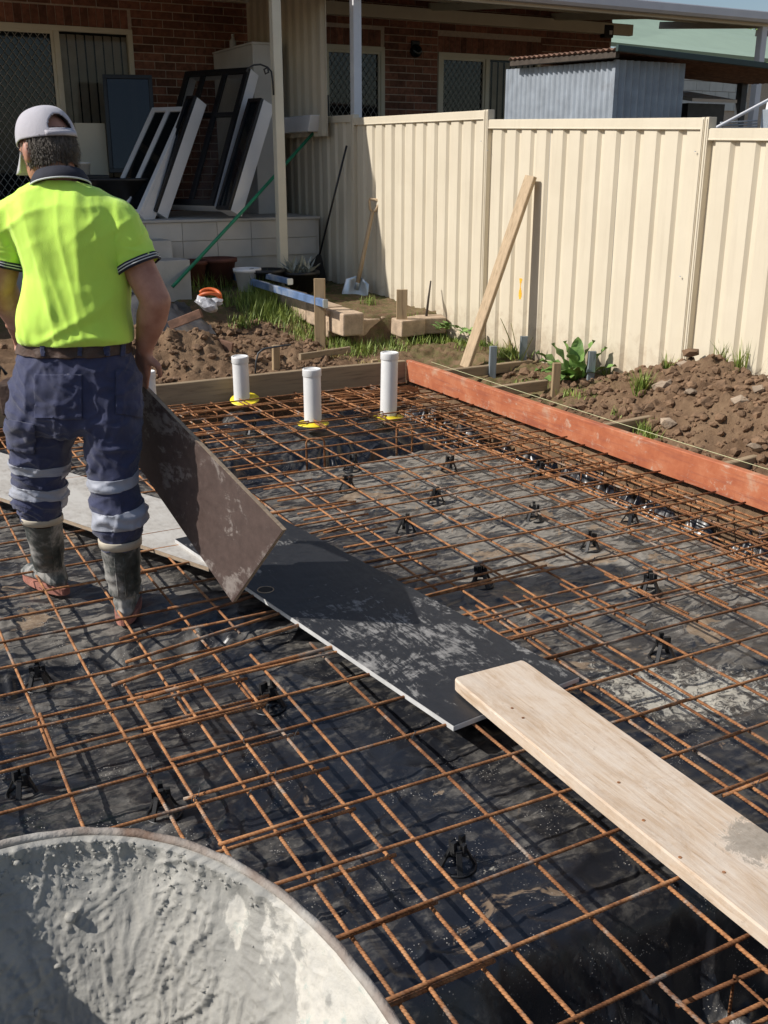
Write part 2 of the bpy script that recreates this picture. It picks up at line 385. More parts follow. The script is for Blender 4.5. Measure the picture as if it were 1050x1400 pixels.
def formply(name, base, scratch, amt, edge_th, sc=(1, 1, 1), rough=.42, focus=None):
    t = NT(name); v = t.coord('obj', sc); a = t.noise(v, 2.6, 11, .7, 1.2); b = t.noise(t.coord('obj', (9, 2.2, 5), (.5, .3, .6)), 2.6, 9, .7, 2.2); c3 = t.noise(v, 30, 8, .7)
    f = t.math('ADD', t.math('MULTIPLY', a, .55), t.math('MULTIPLY', b, .30)); f = t.math('ADD', f, t.math('MULTIPLY', c3, .15))
    if focus:
        dd = t.n('VectorMath', operation='DISTANCE'); t.l(t.n('NewGeometry').outputs['Position'], dd.inputs[0]); dd.inputs[1].default_value = focus[0]
        f = t.math('ADD', f, t.math('MULTIPLY', t.math('SUBTRACT', 1.0, t.math('DIVIDE', dd.outputs['Value'], focus[1]), True), focus[2]))
    c = t.mix(t.ramp(f, [(edge_th, 0.0), (edge_th + .035, .4), (edge_th + .14, amt)]), t.mix(t.ramp(c3, [(.3, 0.0), (.7, 1.0)]), dk(base, .8), dk(base, 1.3)), scratch)
    t.bump(f, .25, .004); return t.set(base=c, rough=t.ramp(f, [(.4, rough - .08), (.7, .75)]))
M['ply_black'] = formply('formply_black', (.020,.021,.024), (.46,.445,.42), .95, .548, focus=((1.60, 2.66, .03), .55, .085))
M['ply_brown'] = formply('formply_brown', (.085,.058,.050), (.40,.36,.325), .75, .525)
M['ply_grey'] = formply('formply_dusty', (.34,.31,.27), (.52,.50,.46), .95, .42, rough=.7)
M['ply_edge'] = basic('ply_edge', (.34,.26,.18), .8, .25, 30, sc=(1, 1, 6))
M['ply_edge_pale'] = basic('ply_edge_pale', (.52,.52,.51), .7, .15, 18)
def skin():
    t = NT('skin'); v = t.coord('obj'); f = t.noise(v, 18, 6, .6)
    c = t.ramp(f, [(.3, (.36,.16,.105)), (.55, (.47,.235,.16)), (.75, (.53,.29,.21))])
    t.bump(t.noise(v, 160, 5), .15, .003); t.set(base=c, rough=.55); t.b.inputs['Subsurface Weight'].default_value = .08
    t.b.inputs['Subsurface Radius'].default_value = (.02, .008, .004); return t.m
M['skin'] = skin()
def cloth(name, col, var=.12, scale=5, bump=.25, weave=420, dirt=None, rough=.85):
    t = NT(name); v = t.coord('obj'); c = t.ramp(t.noise(v, scale, 6, .6), [(.3, dk(col, 1 - var)), (.7, dk(col, 1 + var))])
    if dirt: c = t.mix(t.ramp(t.noise(v, 7, 9, .72), [(dirt[1], 0.0), (dirt[1] + .16, .7)]), c, dirt[0])
    b = t.math('ADD', t.noise(v, weave, 2), t.math('MULTIPLY', t.noise(t.coord('obj', (1, 1, .45)), 26, 4), 1.2)); t.bump(b, bump, .006)
    t.set(base=c, rough=rough); t.b.inputs['Sheen Weight'].default_value = .25; return t.m
M['hvis'] = cloth('hi_vis_shirt', (.64,1.0,.12), .04, 4, .3, dirt=((.52,.84,.12), .62))
for n_ in M['hvis'].node_tree.nodes:
    if n_.type == 'BSDF_PRINCIPLED': n_.inputs['Subsurface Weight'].default_value = .25; n_.inputs['Subsurface Radius'].default_value = (.03, .04, .01)
M['navy'] = cloth('navy_drill', (.034,.041,.098), .28, 9, .5, dirt=((.15,.148,.16), .68))
M['reflective'] = cloth('reflective_tape', (.36,.38,.44), .12, 12, .2, dirt=((.30,.27,.24), .58), rough=.5)
M['cap'] = cloth('cap_cloth', (.47,.455,.495), .08, 8, .3, dirt=((.36,.34,.34), .6))
M['white_trim'] = cloth('white_trim', (.6,.62,.6), .05, 8, .1)
def boot():
    t = NT('boot_rubber'); v = t.coord('obj', (1, 1, .5)); f = t.noise(v, 11, 9, .68)
    c = t.ramp(f, [(.36, (.018,.024,.022)), (.48, (.06,.07,.065)), (.58, (.30,.29,.27)), (.75, (.48,.46,.42))])
    t.bump(f, .2, .004); return t.set(base=c, rough=t.ramp(f, [(.4, .35), (.6, .85)]))
M['boot'] = boot()
M['boot_sole'] = basic('boot_sole', (.36,.15,.11), .8, .35, 18, .3, 70, dirt=((.30,.26,.22), .56))
M['boot_cuff'] = basic('boot_cuff', (.50,.45,.36), .75, .15, 16)
def hairm():
    t = NT('hair'); v = t.coord('obj', (1, 1, .16)); f = t.noise(v, 190, 4, .6)
    c = t.ramp(t.math('ADD', t.math('MULTIPLY', f, .7), t.math('MULTIPLY', t.noise(t.coord('obj'), 14, 3), .3)), [(.35, (.025,.02,.016)), (.52, (.09,.075,.06)), (.70, (.20,.175,.15))])
    t.bump(f, .6, .004); return t.set(base=c, rough=.7)
M['hair'] = hairm()
def conc():
    t = NT('wet_concrete'); v = t.coord('obj'); f = t.noise(v, 10, 10, .65); g = t.noise(v, 60, 8, .7)
    c = t.ramp(f, [(.3, (.26,.252,.228)), (.6, (.36,.35,.315)), (.8, (.43,.415,.378))])
    w = t.n('Attribute', attribute_name='dry').outputs['Fac']
    wm = t.ramp(t.math('ADD', t.math('MULTIPLY', w, .55), t.math('MULTIPLY', t.noise(v, 11, 12, .75, .5), 1.0)), [(.80, 0.0), (.88, 1.0)])
    d = t.ramp(t.noise(v, 22, 10, .75), [(.35, (.50,.485,.44)), (.58, (.58,.55,.48)), (.70, (.36,.44,.40)), (.8, (.50,.40,.32))])
    c = t.mix(wm, c, d)
    t.bump(t.math('ADD', g, t.math('MULTIPLY', f, .6)), .55, .006); return t.set(base=c, rough=.72)
M['conc'] = conc()
M['barrow_rim'] = basic('barrow_rim', (.22,.13,.085), .8, .3, 9, .5, 90, col2=(.40,.385,.35))
M['barrow_paint'] = basic('barrow_paint', (.10,.20,.17), .5, .3, 9, dirt=((.35,.33,.3), .52))
def glass(name, tint=(.02,.025,.03), alpha=.5):
    t = NT(name); t.set(base=tint, rough=.04, spec=.6, Alpha=alpha); return t.m
M['glass'] = glass('window_glass', (.015,.02,.024), .22)
M['glass_dark'] = glass('dark_glass', (.008,.011,.014), .85)
M['screen_wire'] = basic('screen_wire', (.40,.38,.34), .6, .1, 9)
M['blind'] = basic('blind_fabric', (.68,.60,.46), .85, .12, 9, rnd=.2)
M['room_dark'] = basic('room_dark', (.02,.018,.016), .9, .2, 3)
# ------------------------------------------------------------------ ground
def soil_h(X, Y):
    n = fbm(X*1.7, Y*1.7, 5, 3); n2 = fbm(X*7, Y*7, 4, 9); cl = np.maximum(0, ridge(X*11, Y*11, 40)) ** 2
    # right strip between formwork and fence
    hr = -.075 + .12*sst(3.95, 4.8, X)
    m1 = np.exp(-((X-4.75)/.42)**2 - ((Y-4.5)/.8)**2) * .30 + np.exp(-((X-4.35)/.3)**2 - ((Y-3.7)/.75)**2) * .14 \
        + np.exp(-((X-4.5)/.33)**2 - ((Y-2.6)/1.1)**2) * .22
    hr = hr + m1 + sst(6.0, 7.4, Y)*.10
    # rear yard
    hy = .02 + .38*sst(7.5, 10.6, Y)
    pile = np.exp(-((X-2.35)/.72)**2 - ((Y-7.6)/.42)**2) * .29 + np.exp(-((X-4.45)/.3)**2 - ((Y-7.15)/.3)**2) * .10 + np.exp(-((X-1.2)/.7)**2 - ((Y-7.7)/.5)**2) * .22
    hy = hy + pile*(.8 + .5*n)
    bed = sst(3.86, 3.98, X)*sst(7.85, 7.98, Y)
    hy = hy*(1 - bed) + bed*(.26 + .06*sst(8, 10, Y))
    right = sst(3.7, 4.1, X)*(1 - sst(6.7, 7.4, Y))
    h = hy*(1 - right) + hr*right
    rough = .035*n + .02*n2 + .022*cl*sst(.1, .6, fbm(X*1.3+4, Y*1.3, 3, 70)+.4)
    lum = fbm(X*16, Y*16, 3, 47); lum2 = np.maximum(0, ridge(X*5+lum*.3, Y*5, 48))
    rough = rough + (.026*lum + .045*(lum2-.4)*lum2)*sst(.0, .5, np.abs(m1)*4 + np.abs(pile)*5)
    h = h + rough*(1 - .55*bed)
    far = sst(4.95, 5.3, X); h = h*(1 - far) + far*(.2 + .02*n)
    far2 = np.maximum(sst(11, 14, Y), np.maximum(sst(-3, -6, X), sst(8, 12, X))); h = h*(1 - far2) + far2*.3
    # excavated slab area
    dig = (1 - sst(3.80, 3.86, X + .012*n2)) * (1 - sst(6.78, 6.86, Y + .012*n2))*sst(-2.6, -2.4, X)
    h = h*(1 - dig) + dig*(-.62 + .03*n)
    near = 1 - sst(.1, .22, Y); h = h*(1 - near) + near*(-.1 + .02*n)
    return h
xs = np.concatenate([np.linspace(-60, -3, 12)[:-1], np.linspace(-3, 1.5, 46)[:-1], np.linspace(1.5, 5.2, 175)[:-1], np.linspace(5.2, 14, 24)[:-1], np.linspace(14, 120, 14)])
ys = np.concatenate([np.linspace(-60, 0, 12)[:-1], np.linspace(0, 2.2, 30)[:-1], np.linspace(2.2, 11, 400)[:-1], np.linspace(11, 16, 14)[:-1], np.linspace(16, 160, 14)])
Xg, Yg = np.meshgrid(xs, ys)
moss = np.clip(.6*sst(3.9, 4.2, Xg)*sst(5.0, 5.6, Yg) + sst(8.6, 9.4, Yg), 0, 1)
g = heightfield('ground', xs, ys, soil_h(Xg, Yg), M['soil'], attrs={'moss': moss}); tag(g, 'brown dug soil round the slab and the yard', kind='structure')

# ------------------------------------------------------------------ black plastic membrane
PIPES = [at(331,548,z=-.03), at(428,580,z=-.03), at(531,570,z=-.04)]; PIPES = [(p.x, p.y) for p in PIPES]
def film_h(X, Y):
    w = pnoise(X*1.4, Y*1.4, 5)*.5; w2 = pnoise(X*3+7, Y*3, 6)*.35
    base = -.085 + .014*pnoise(X*1.1, Y*1.1, 21)
    base = base + .02*np.exp(-((X-2.7)/.6)**2 - ((Y-3.9)/.9)**2)
    e = .05*pnoise(X*2.2, Y*2.2, 31)
    tr = np.zeros_like(X)
    tr = np.maximum(tr, 1.1*(1 - sst(1.30 + e*.6, 1.47 + e*.6, Y)))                                       # near edge beam
    tr = np.maximum(tr, .85*sst(5.0 + e, 5.12 + e, Y)*(1 - sst(5.35 + e, 5.6 + e, Y))*sst(1.2, 1.9, X)*(1 - sst(3.3, 3.5, X)))
    tr = np.maximum(tr, sst(3.30 + e*.6, 3.46 + e*.6, X))
    tr = np.maximum(tr, .8*sst(6.25 + e, 6.45 + e, Y))
    tr = np.maximum(tr, .36*np.exp(-((Y-3.24-e)/.09)**2)*(1 - sst(.9, 1.25, X)))
    tr = np.maximum(tr, .16*sst(5.5, 5.7, Y)*(1 - sst(6.2, 6.3, Y)))
    for (qx, qy) in PIPES: tr = tr*(1 - .98*np.exp(-((X-qx)**2 + (Y-qy)**2)/.22**2))
    h = base - .33*tr
    # wrinkles: long folds along X in the left, crumpled elsewhere, deep folds in the trenches
    r1 = np.maximum(0, ridge(X*2.2 + w*2, Y*9 + w*5 + w2*3, 50))**3
    r2 = np.maximum(0, ridge(X*7 + w2*4, Y*7 + w*6, 60))**4
    r3 = np.maximum(0, ridge((X*.8+Y*.6)*12 + w*4, (Y*.8-X*.6)*3.6 + w2*4, 64))**4
    r4 = np.maximum(0, ridge(X*2.6 + w*5, Y*2.6 + w2*6, 66))**6
    env = .25 + 1.1*sst(-.25, .5, pnoise(X*.9+3, Y*.9, 80))
    h = h + .010*pnoise(X*1.6, Y*1.6, 53) + .004*pnoise(X*4.5 + w, Y*6 + w2, 54)
    for q, (th, fa, fc, am, ex) in enumerate([(.08, 1.5, 8.5, .011, 5), (-.3, 2.2, 10, .008, 6), (.75, 1.8, 7, .008, 6), (1.45, 1.6, 7.5, .007, 6), (-.9, 2.0, 9, .006, 6), (.15, 3.2, 15, .005, 4)]):
        ca_, sa_ = math.cos(th), math.sin(th); a_ = X*ca_ + Y*sa_; c_ = -X*sa_ + Y*ca_
        e_ = .2 + sst(-.05, .4, pnoise(X*1.7 + 5*q, Y*1.7 - 3*q, 160+q)); wgt = (1 - .6*sst(1.2, 2.2, X)) if q == 0 else 1
        h = h + am*wgt*e_*np.maximum(0, ridge(a_*fa + w*1.2, c_*fc + w*1.6 + w2*1.2, 170+q))**ex
    h = h - .006
    fold = np.maximum(0, ridge(X*4 + w2*5, Y*4 + w*5, 90))
    h = h + tr*.13*fold**1.4*(1 - tr*.3) + np.clip(tr, 0, 1)*.03*np.maximum(0, ridge(X*9 + w2*5, Y*7 + w*5, 95))**2
    return np.minimum(h, -.032)
xs = np.concatenate([np.linspace(-2.4, -.9, 90)[:-1], np.linspace(-.9, 3.80, 470)]); ys = np.linspace(.25, 6.74, 650)
Xg, Yg = np.meshgrid(xs, ys); H = film_h(Xg, Yg)
wall = sst(3.66, 3.79, Xg + .03*pnoise(Xg*0+1, Yg*4, 12))
H = H + wall*(.14 + .08*pnoise(Xg*3, Yg*4, 14))
dust = sst(1.7, 2.5, Xg)*sst(1.9, 3.2, Yg)*(1 - sst(4.9, 5.3, Yg))*(1 - sst(3.1, 3.5, Xg)) + .45*sst(2.2, 3.6, Yg)*(1 - sst(1.6, 2.2, Xg)) + .22*np.exp(-((Xg-.9)/.7)**2 - ((Yg-2.2)/.5)**2)
dust = np.clip(dust + .25*pnoise(Xg*1.5, Yg*1.5, 33), 0, 1)
splat = np.exp(-((Xg-2.32)/.34)**2 - ((Yg-2.08)/.24)**2) + .6*np.exp(-((Xg-2.1)/.15)**2 - ((Yg-2.35)/.3)**2) + .7*np.exp(-((Xg-1.2)/.07)**2 - ((Yg-1.72)/.09)**2) + .5*np.exp(-((Xg-2.75)/.2)**2 - ((Yg-1.75)/.2)**2) + .55*np.exp(-((Xg-.22)/.12)**2 - ((Yg-2.62)/.1)**2)
f = heightfield('plastic_membrane', xs, ys, H, M['film'], attrs={'dust': dust, 'splat': splat})
tag(f, 'wrinkled dusty black plastic membrane spread under the steel mesh', 'plastic sheet')
def film_z(x, y): return float(film_h(np.array([[x]]), np.array([[y]]))[0, 0])
def soil_z(x, y): return float(soil_h(np.array([[x]]), np.array([[y]]))[0, 0])

# ------------------------------------------------------------------ steel mesh sheets, each bar its own part
RB = .0048
def wob_bar(p0, p1, r=RB, amp=.004, n=7, seg=None):
    p0, p1 = Vector(p0), Vector(p1); L = (p1 - p0).length; seg = seg or max(6, int(L*4))
    d = (p1 - p0).normalized(); a = d.cross(UP).normalized(); ph = [random.uniform(0, 6.3) for _ in range(4)]; fr = [random.uniform(1.2, 2.2), random.uniform(3, 5)]
    pts = []
    for k in range(seg + 1):
        t = k/seg; s = t*L
        pts.append(p0 + (p1-p0)*t + a*amp*(math.sin(fr[0]*s+ph[0]) + .5*math.sin(fr[1]*s+ph[1])) + UP*amp*.7*(math.sin(fr[0]*s+ph[2]) + .5*math.sin(fr[1]*s+ph[3])))
    return MB().tube(pts, r, n)
def mesh_sheet(label, xb, yb, x0, x1, y0, y1, dz=0.0, tilt=0.0, sag=None):
    root = empty('reinforcing_mesh', (x0, y0, 0), label, 'steel mesh', 'reinforcing mesh sheets laid over the plastic')
    cx, cy = (x0+x1)/2, (y0+y1)/2; ct, st_ = math.cos(tilt), math.sin(tilt)
    def T(x, y, z):
        return Vector((cx + (x-cx)*ct - (y-cy)*st_, cy + (x-cx)*st_ + (y-cy)*ct, z))
    for x in xb:
        j = random.uniform(-.006, .006); e0, e1 = random.uniform(-.012, .012), random.uniform(-.012, .012)
        wob_bar(T(x+j, y0+e0, dz-.0045), T(x+j*-1, y1+e1, dz-.0045)).build('bar', M['rust'], root, True)
    for y in yb:
        j = random.uniform(-.006, .006); e0, e1 = random.uniform(-.012, .012), random.uniform(-.012, .012)
        wob_bar(T(x0+e0, y+j, dz+.0045), T(x1+e1, y-j, dz+.0045)).build('bar', M['rust'], root, True)
    for q in range(int(len(xb)*len(yb)*.22)):
        x, y = random.choice(xb), random.choice(yb); p = T(x, y, dz)
        if not (-.2 < x < 3.7 and y < 5): continue
        a = random.uniform(0, 6.3); e = Vector((math.cos(a), math.sin(a), 0)); f_ = Vector((-math.sin(a), math.cos(a), 0))
        pts = [p + e*.010*math.cos(g) + f_*.004*math.sin(g) + UP*(.010*math.sin(g)) for g in np.linspace(0, 2*math.pi, 9)] + [p + e*.014 + UP*.012, p + e*.022 + f_*.006 + UP*.020]
        MB().tube(pts, .0011, 4).build('tie_wire', M['dark_steel'], root, True)
    return root
ar = lambda a, b, s=.2: list(np.arange(a, b, s))
mesh_sheet('rusty steel mesh sheet at the left, in front of the boots and behind the wheelbarrow', ar(-2.055, -.1)+[-.055,.145,.345,.548,.752,.952], [.74,.94,1.15,1.36,1.55,1.75,1.95,2.145,2.34,2.53,2.72], -2.2, .97, .6, 2.80)
mesh_sheet('rusty steel mesh sheet crossed by the near end of the timber plank', [.615,.822,1.03,1.235,1.435,1.64,1.84,2.04], [.75,.955,1.155,1.36,1.555,1.755,1.955,2.165,2.36,2.545,2.735], .60, 2.07, .62, 2.86, .011)
mesh_sheet('rusty steel mesh sheet at the right of the timber plank, over concrete splatter', [1.91,2.115,2.31,2.515,2.70,2.91,3.11,3.31,3.5], [1.15,1.35,1.55,1.755,1.96,2.17,2.37,2.555,2.71], 1.80, 3.60, 1.05, 2.86, .004)
mesh_sheet('rusty steel mesh sheet round the boots of the worker', ar(-2.055, -.1)+[-.055,.145,.342,.545,.748,.945], [2.60,2.79,2.985,3.18,3.37,3.57,3.77,3.97,4.17,4.37,4.57,4.77,4.97,5.17,5.37,5.57,5.77,5.97,6.17,6.37], -2.2, .98, 2.56, 6.45, -.012)
mesh_sheet('rusty steel mesh sheet behind the held formply board', [1.06,1.26,1.46,1.66,1.86], [3.15,3.34,3.54,3.74,3.94,4.14,4.34,4.54,4.74,4.94,5.14,5.34,5.54,5.74,5.94,6.14,6.34,6.52], .90, 2.02, 3.05, 6.6, .004)
mesh_sheet('rusty steel mesh sheet on the raised pod below the pipes and the orange board', [1.945,2.16,2.35,2.55,2.745,2.94,3.15,3.35,3.52], [2.62,2.80,3.00,3.20,3.41,3.62,3.82,4.02,4.12,4.32,4.52,4.72,4.92,5.12,5.32,5.52,5.72,5.92,6.12,6.32], 1.74, 3.56, 2.45, 6.5, -.004)
mesh_sheet('narrow rusty lap mesh over the right trench beside the orange board', [3.02,3.22,3.42,3.62], ar(1.70, 6.4, .2), 2.94, 3.74, 1.6, 6.45, -.022)
mesh_sheet('narrow rusty lap mesh across the far end below the pipes', ar(1.15, 3.5, .2), [5.62,5.82,6.02,6.22,6.40], 1.05, 3.6, 5.5, 6.5, .014)
# loose and lapped bars
LB = 0
def loose(label, p0, p1, r=.006, amp=.004):
    o = wob_bar(p0, p1, r, amp).build('loose_bar', M['rust'], None, True)
    return tag(o, label, 'steel bar', 'loose bars lying on the mesh')
loose('thick rusty bar lying on the mesh at the right boot, nearest to the heel', (.68,3.17,.012), (1.25,3.31,.014))
loose('thick rusty bar lying on the mesh, second below the right boot', (.655,2.985,.014), (1.30,3.115,.016))
loose('thick rusty bar lying on the mesh, third below the right boot', (.575,2.835,.016), (1.32,2.985,.018))
loose('thickest rusty bar below the right boot, running under the black formply', (.64,2.72,.020), (1.42,2.775,.02), .007)
for k, (ya, yb2, xa, xb2) in enumerate([(3.06,3.10,1.74,2.5), (2.99,3.02,1.70,2.35), (3.40,3.38,1.62,2.2), (3.80,3.86,1.58,2.1), (4.16,4.12,1.60,2.05)]):
    loose('thin rusty lap bar at the far edge of the black formply, %s from the plank' % ['first','second','third','fourth','fifth'][k], (xa, ya, .012), (xb2, yb2, .013), .0048)
# trench cages along the orange board and the rear board
def cage(label, p0, p1, nb, spread, zlo, along):
    root = empty('trench_cage', p0, label, 'steel mesh', 'trench mesh cages in the edge beams')
    p0, p1 = Vector(p0), Vector(p1); d = (p1-p0).normalized(); s = Vector((d.y, -d.x, 0))
    for lay, z in enumerate((0.0, zlo)):
        for k in range(nb):
            off = (k/(nb-1) - .5)*spread
            a = p0 + s*(off + random.uniform(-.02,.02)) + UP*(z + random.uniform(-.012,.012)); b = p1 + s*(off + random.uniform(-.03,.03)) + UP*(z + random.uniform(-.012,.012))
            wob_bar(a, b, .0052, .007).build('bar', M['rust'], root, True)
    L = (p1-p0).length; k = .15
    while k < L:
        q = p0 + d*k + s*random.uniform(-.02,.02); w = spread*.56
        tl, tr_ = q + s*w + UP*.01, q - s*w + UP*.01
        MB().tube([tl + UP*zlo*1.05, tl, tr_, tr_ + UP*zlo*1.05], .004, 6).build('tie_wire', M['rust'], root, True)
        k += along
    return root
cage('rusty trench mesh cage in the dark trench along the orange board', (3.56,2.2,-.05), (3.60,6.35,-.06), 4, .22, -.17, .62)
cage('rusty bar bundle in the trench along the grey rear board, behind the pipes', (2.72,6.42,-.02), (3.62,6.30,-.01), 7, .22, -.10, .4)
cage('rusty trench mesh cage in the near trench at the bottom right corner', (1.28,1.02,-.07), (2.4,1.0,-.07), 4, .22, -.14, .22)
cage('rusty trench mesh cage in the rear trench at the left of the pipes', (.4,6.5,-.06), (2.55,6.52,-.06), 4, .2, -.14, .4)
for k, (a, b, s_, tx) in enumerate([((1.38,.98,.015), (1.62,1.13,.02), 'straight', 0), ((1.58,1.19,.03), (1.66,1.02,.0), 'upright', 0)]):
    loose(['short rusty offcut lying on the cage at the bottom right corner', 'short rusty peg standing on the cage at the bottom right corner'][k], a, b, .007, .001)
# bent ligature bars standing up through the trench
def lig(label, px, py, z, w, hgt, ang):
    c = at(px, py, z=z); d = Vector((math.cos(ang), math.sin(ang), 0)); a, b = c - d*w/2, c + d*w/2
    r = .022
    o = MB().tube([a - UP*hgt, a - UP*r, a - UP*r*.3 + d*r*.3, a + d*r, b - d*r, b - UP*r*.3 - d*r*.3, b - UP*r, b - UP*hgt], .0062, 8).build('bent_bar', M['rust'], None, True)
    tag(o, label, 'steel bar', 'bent bars standing in the trench')
lig('bent rusty bar like a hoop below the middle pipe', 431, 600, .015, .105, .28, -.35)
lig('bent rusty bar like a hoop below the right pipe', 553, 580, .015, .095, .28, -.5)
lig('bent rusty bar like a hoop at the upper edge of the held board', 244, 622, .03, .1, .24, -.2)

# ------------------------------------------------------------------ bar chairs
def make_chair():
    root = empty('bar_chair', (0, 0, 0)); m = MB()
    ring = [(.040*math.cos(a), .040*math.sin(a), .004) for a in np.linspace(0, 2*math.pi, 21)]
    MB().tube(ring, .0042, 6, cap=False).build('base_ring', M['black_plastic'], root, True)
    for k in range(4):
        a = math.pi/4 + k*math.pi/2; c, s = math.cos(a), math.sin(a)
        MB().beam((.040*c, .040*s, .002), (.015*c, .015*s, .062), .013, .006, (-s, c, 0)).build('leg', M['black_plastic'], root)
    cr = MB().lathe([(.012,.040), (.020,.046), (.021,.062), (.015,.064), (.012,.058)], n=12)
    cr.box((-.022,-.006,.058), (-.010,.006,.088)); cr.box((.010,-.006,.058), (.022,.006,.088))
    cr.box((-.006,-.022,.058), (.006,-.012,.078)); cr.box((-.006,.012,.058), (.006,.022,.078))
    cr.build('cradle', M['black_plastic'], root)
    return root
ch0 = make_chair()
CH = [(.41,3.19,'left of the worker\'s right boot'), (.25,2.55,'at the left edge above the wheelbarrow'), (.56,2.27,'just behind the wheelbarrow rim'), (1.14,1.75,'left of the timber plank, nearest in front'),
      (1.02,2.67,'left of the black formply, beside its pale edge'), (2.86,4.59,'on the dusty pod, straight below the right pipe'), (2.5,4.13,'on the dusty pod below the hoop bars, second row'), (2.2,4.52,'on the dusty pod below the middle pipe'),
      (2.4,4.87,'at the trench lip below the middle pipe'), (3.29,4.98,'on the far right corner of the dusty pod'), (3.23,4.27,'near the orange board, halfway along the pod'), (2.78,3.69,'in the middle of the dusty pod'),
      (2.77,3.26,'in the middle of the pod, toward the plank'), (2.16,3.2,'near the far edge of the black formply, toward the plank'), (2.17,3.85,'near the far corner of the black formply, where leg shadows fall'), (3.15,3.44,'near the orange board below the soil mound'),
      (2.35,2.35,'beside the white concrete splatter'), (2.68,2.78,'above the concrete splatter, toward the orange board'), (3.45,3.9,'in the trench edge near the orange board'), (1.24,4.55,'behind the held formply board'), (.30,3.9,'left of the worker\'s left boot'),
      (2.25,6.0,'between the left and middle pipes'), (3.05,6.05,'left of the right pipe near its flange'), (1.7,1.0,'at the bottom right corner by the steel offcuts'), (1.86,5.9,'below the left pipe')]
for k, (x, y, w) in enumerate(CH):
    lb = 'black plastic bar chair ' + w; z = film_z(x, y); zz = min(-.07, max(z, -.11)) if not (y < 1.2 or x > 3.4) else z
    c = ch0 if k == 0 else copy_tree(ch0)
    c.location = (x, y, zz - .002); c.rotation_euler = (random.uniform(-.06,.06), random.uniform(-.06,.06), random.uniform(0, 1.5))
    s = 1.0 + random.uniform(-.06, .12); c.scale = (s*1.12, s*1.12, s)
    tag(c, lb, 'bar chair', 'bar chairs under the mesh')

# ------------------------------------------------------------------ formwork
root = empty('formwork_board', (3.82, 4, 0), 'orange painted timber formwork board along the right trench', 'board', None)
mb = MB(); N = 40; vs = []
Yl = np.linspace(1.0, 6.765, N)
rings = []
for y in Yl:
    dx = .006*math.sin(y*1.3) + .003*math.sin(y*4.1); dz = .004*math.sin(y*2.2)
    rings.append([(3.802+dx, y, .10+dz), (3.806+dx, y, .104+dz), (3.843+dx, y, .104+dz), (3.847+dx, y, .10+dz), (3.847+dx, y, -.05), (3.802+dx, y, -.05)])
mb.loft(rings); mb.build('board', M['orange'], root)
rb_ = empty('formwork_board', (1.5, 6.79, 0), 'weathered brown timber formwork board along the rear edge behind the pipes', 'board')
rings = []
for x in np.linspace(-2.4, 3.80, 50):
    dy = .006*math.sin(x*1.5); dz = .004*math.sin(x*2.6)
    rings.append([(x, 6.765+dy, .10+dz), (x, 6.769+dy, .104+dz), (x, 6.808+dy, .104+dz), (x, 6.812+dy, .10+dz), (x, 6.812+dy, -.07), (x, 6.765+dy, -.07)])
MB().loft(rings).build('board', M['timber'], rb_)
BR = [(6.40, 4.72, 'behind the orange board at the leaning plank'), (5.72, 4.36, 'behind the orange board below the broad-leaved weed'), (4.53, 4.52, 'behind the orange board below the soil mound'), (3.60, 4.36, 'behind the orange board at the right edge')]
for k, (y, xe, w) in enumerate(BR):
    tag(MB().beam((3.852, y, .045), (xe, y+random.uniform(-.02,.06), .05), .075, .04, (0,0,1), 4, .002).build('brace', M['timber'], None), 'grey timber brace ' + w, 'brace', 'braces behind the orange board')
PG = [(4.33,6.37,.20,'blue-grey','left one by the leaning plank foot'), (4.66,6.44,.24,'blue-grey','beside the strappy weed'), (4.30,5.55,.21,'weathered','left of the broad-leaved weed'), (4.66,5.62,.25,'blue-grey','right of the broad-leaved weed'), (4.36,3.52,.24,'weathered','at the right edge of the picture')]
M['peg_blue'] = timber('peg_blue', (.24,.28,.30), (.14,.16,.17), 'Z')
for x, y, h, c, w in PG:
    z0 = min(soil_z(x, y), .1) - .15; h = h + .03
    tag(MB().beam((x, y, z0), (x+.006, y, h), .055, .035, (1,-.4,0), 2).build('peg', M['peg_blue'] if c[0] == 'b' else M['timber_z'], None), c + ' timber peg ' + w, 'peg', 'pegs driven in behind the formwork')
for px, py, pt, Yp, w in [(436,475,381,8.0,'left tall timber stake beside the concrete block row'), (549,470,396,7.8,'right tall timber stake in front of the cream fence')]:
    a = at(px, pt, Y=Yp)
    tag(MB().beam((a.x, Yp, -.2), (a.x+.005, Yp, a.z), .095, .04, RGT, 3, .001).build('stake', M['timber_z'], None), w, 'stake', 'tall stakes behind the rear board')
for pa, pb, w in [((590,505),(720,493),'')]: pass
tag(MB().beam(at(478,478,z=.12), at(410,488,z=.12), .05, .03, (0,0,1), 2).build('batten', M['timber'], None), 'pale timber batten lying behind the rear board between the pipes', 'batten')
tag(MB().beam(at(377,472,Y=7.1), Vector((at(377,505,Y=7.1).x, 7.1, -.1)), .055, .035, (1,0,0)).build('peg', M['timber_z'], None), 'short weathered peg behind the rear board between left and middle pipes', 'peg', 'pegs driven in behind the formwork')
tag(MB().beam(at(512,492,Y=6.86), Vector((at(512,520,Y=6.86).x, 6.86, -.2)), .055, .035, (1,0,0)).build('peg', M['timber_z'], None), 'short peg behind the rear board left of the right pipe', 'peg', 'pegs driven in behind the formwork')
# string line
a = Vector((4.33, 6.35, .165)); b = Vector((4.36, 3.2, .16)); a2 = Vector((3.9, 6.55, .12)); b2 = Vector((3.92, 2.6, .12))
pts = [a2 + (b2-a2)*t + Vector((0, 0, -.012*math.sin(math.pi*t))) for t in np.linspace(0, 1, 24)]
tag(MB().tube(pts, .0016, 5).build('string_line', M['string'], None, True), 'thin yellowish string line stretched beside the orange board', 'string')

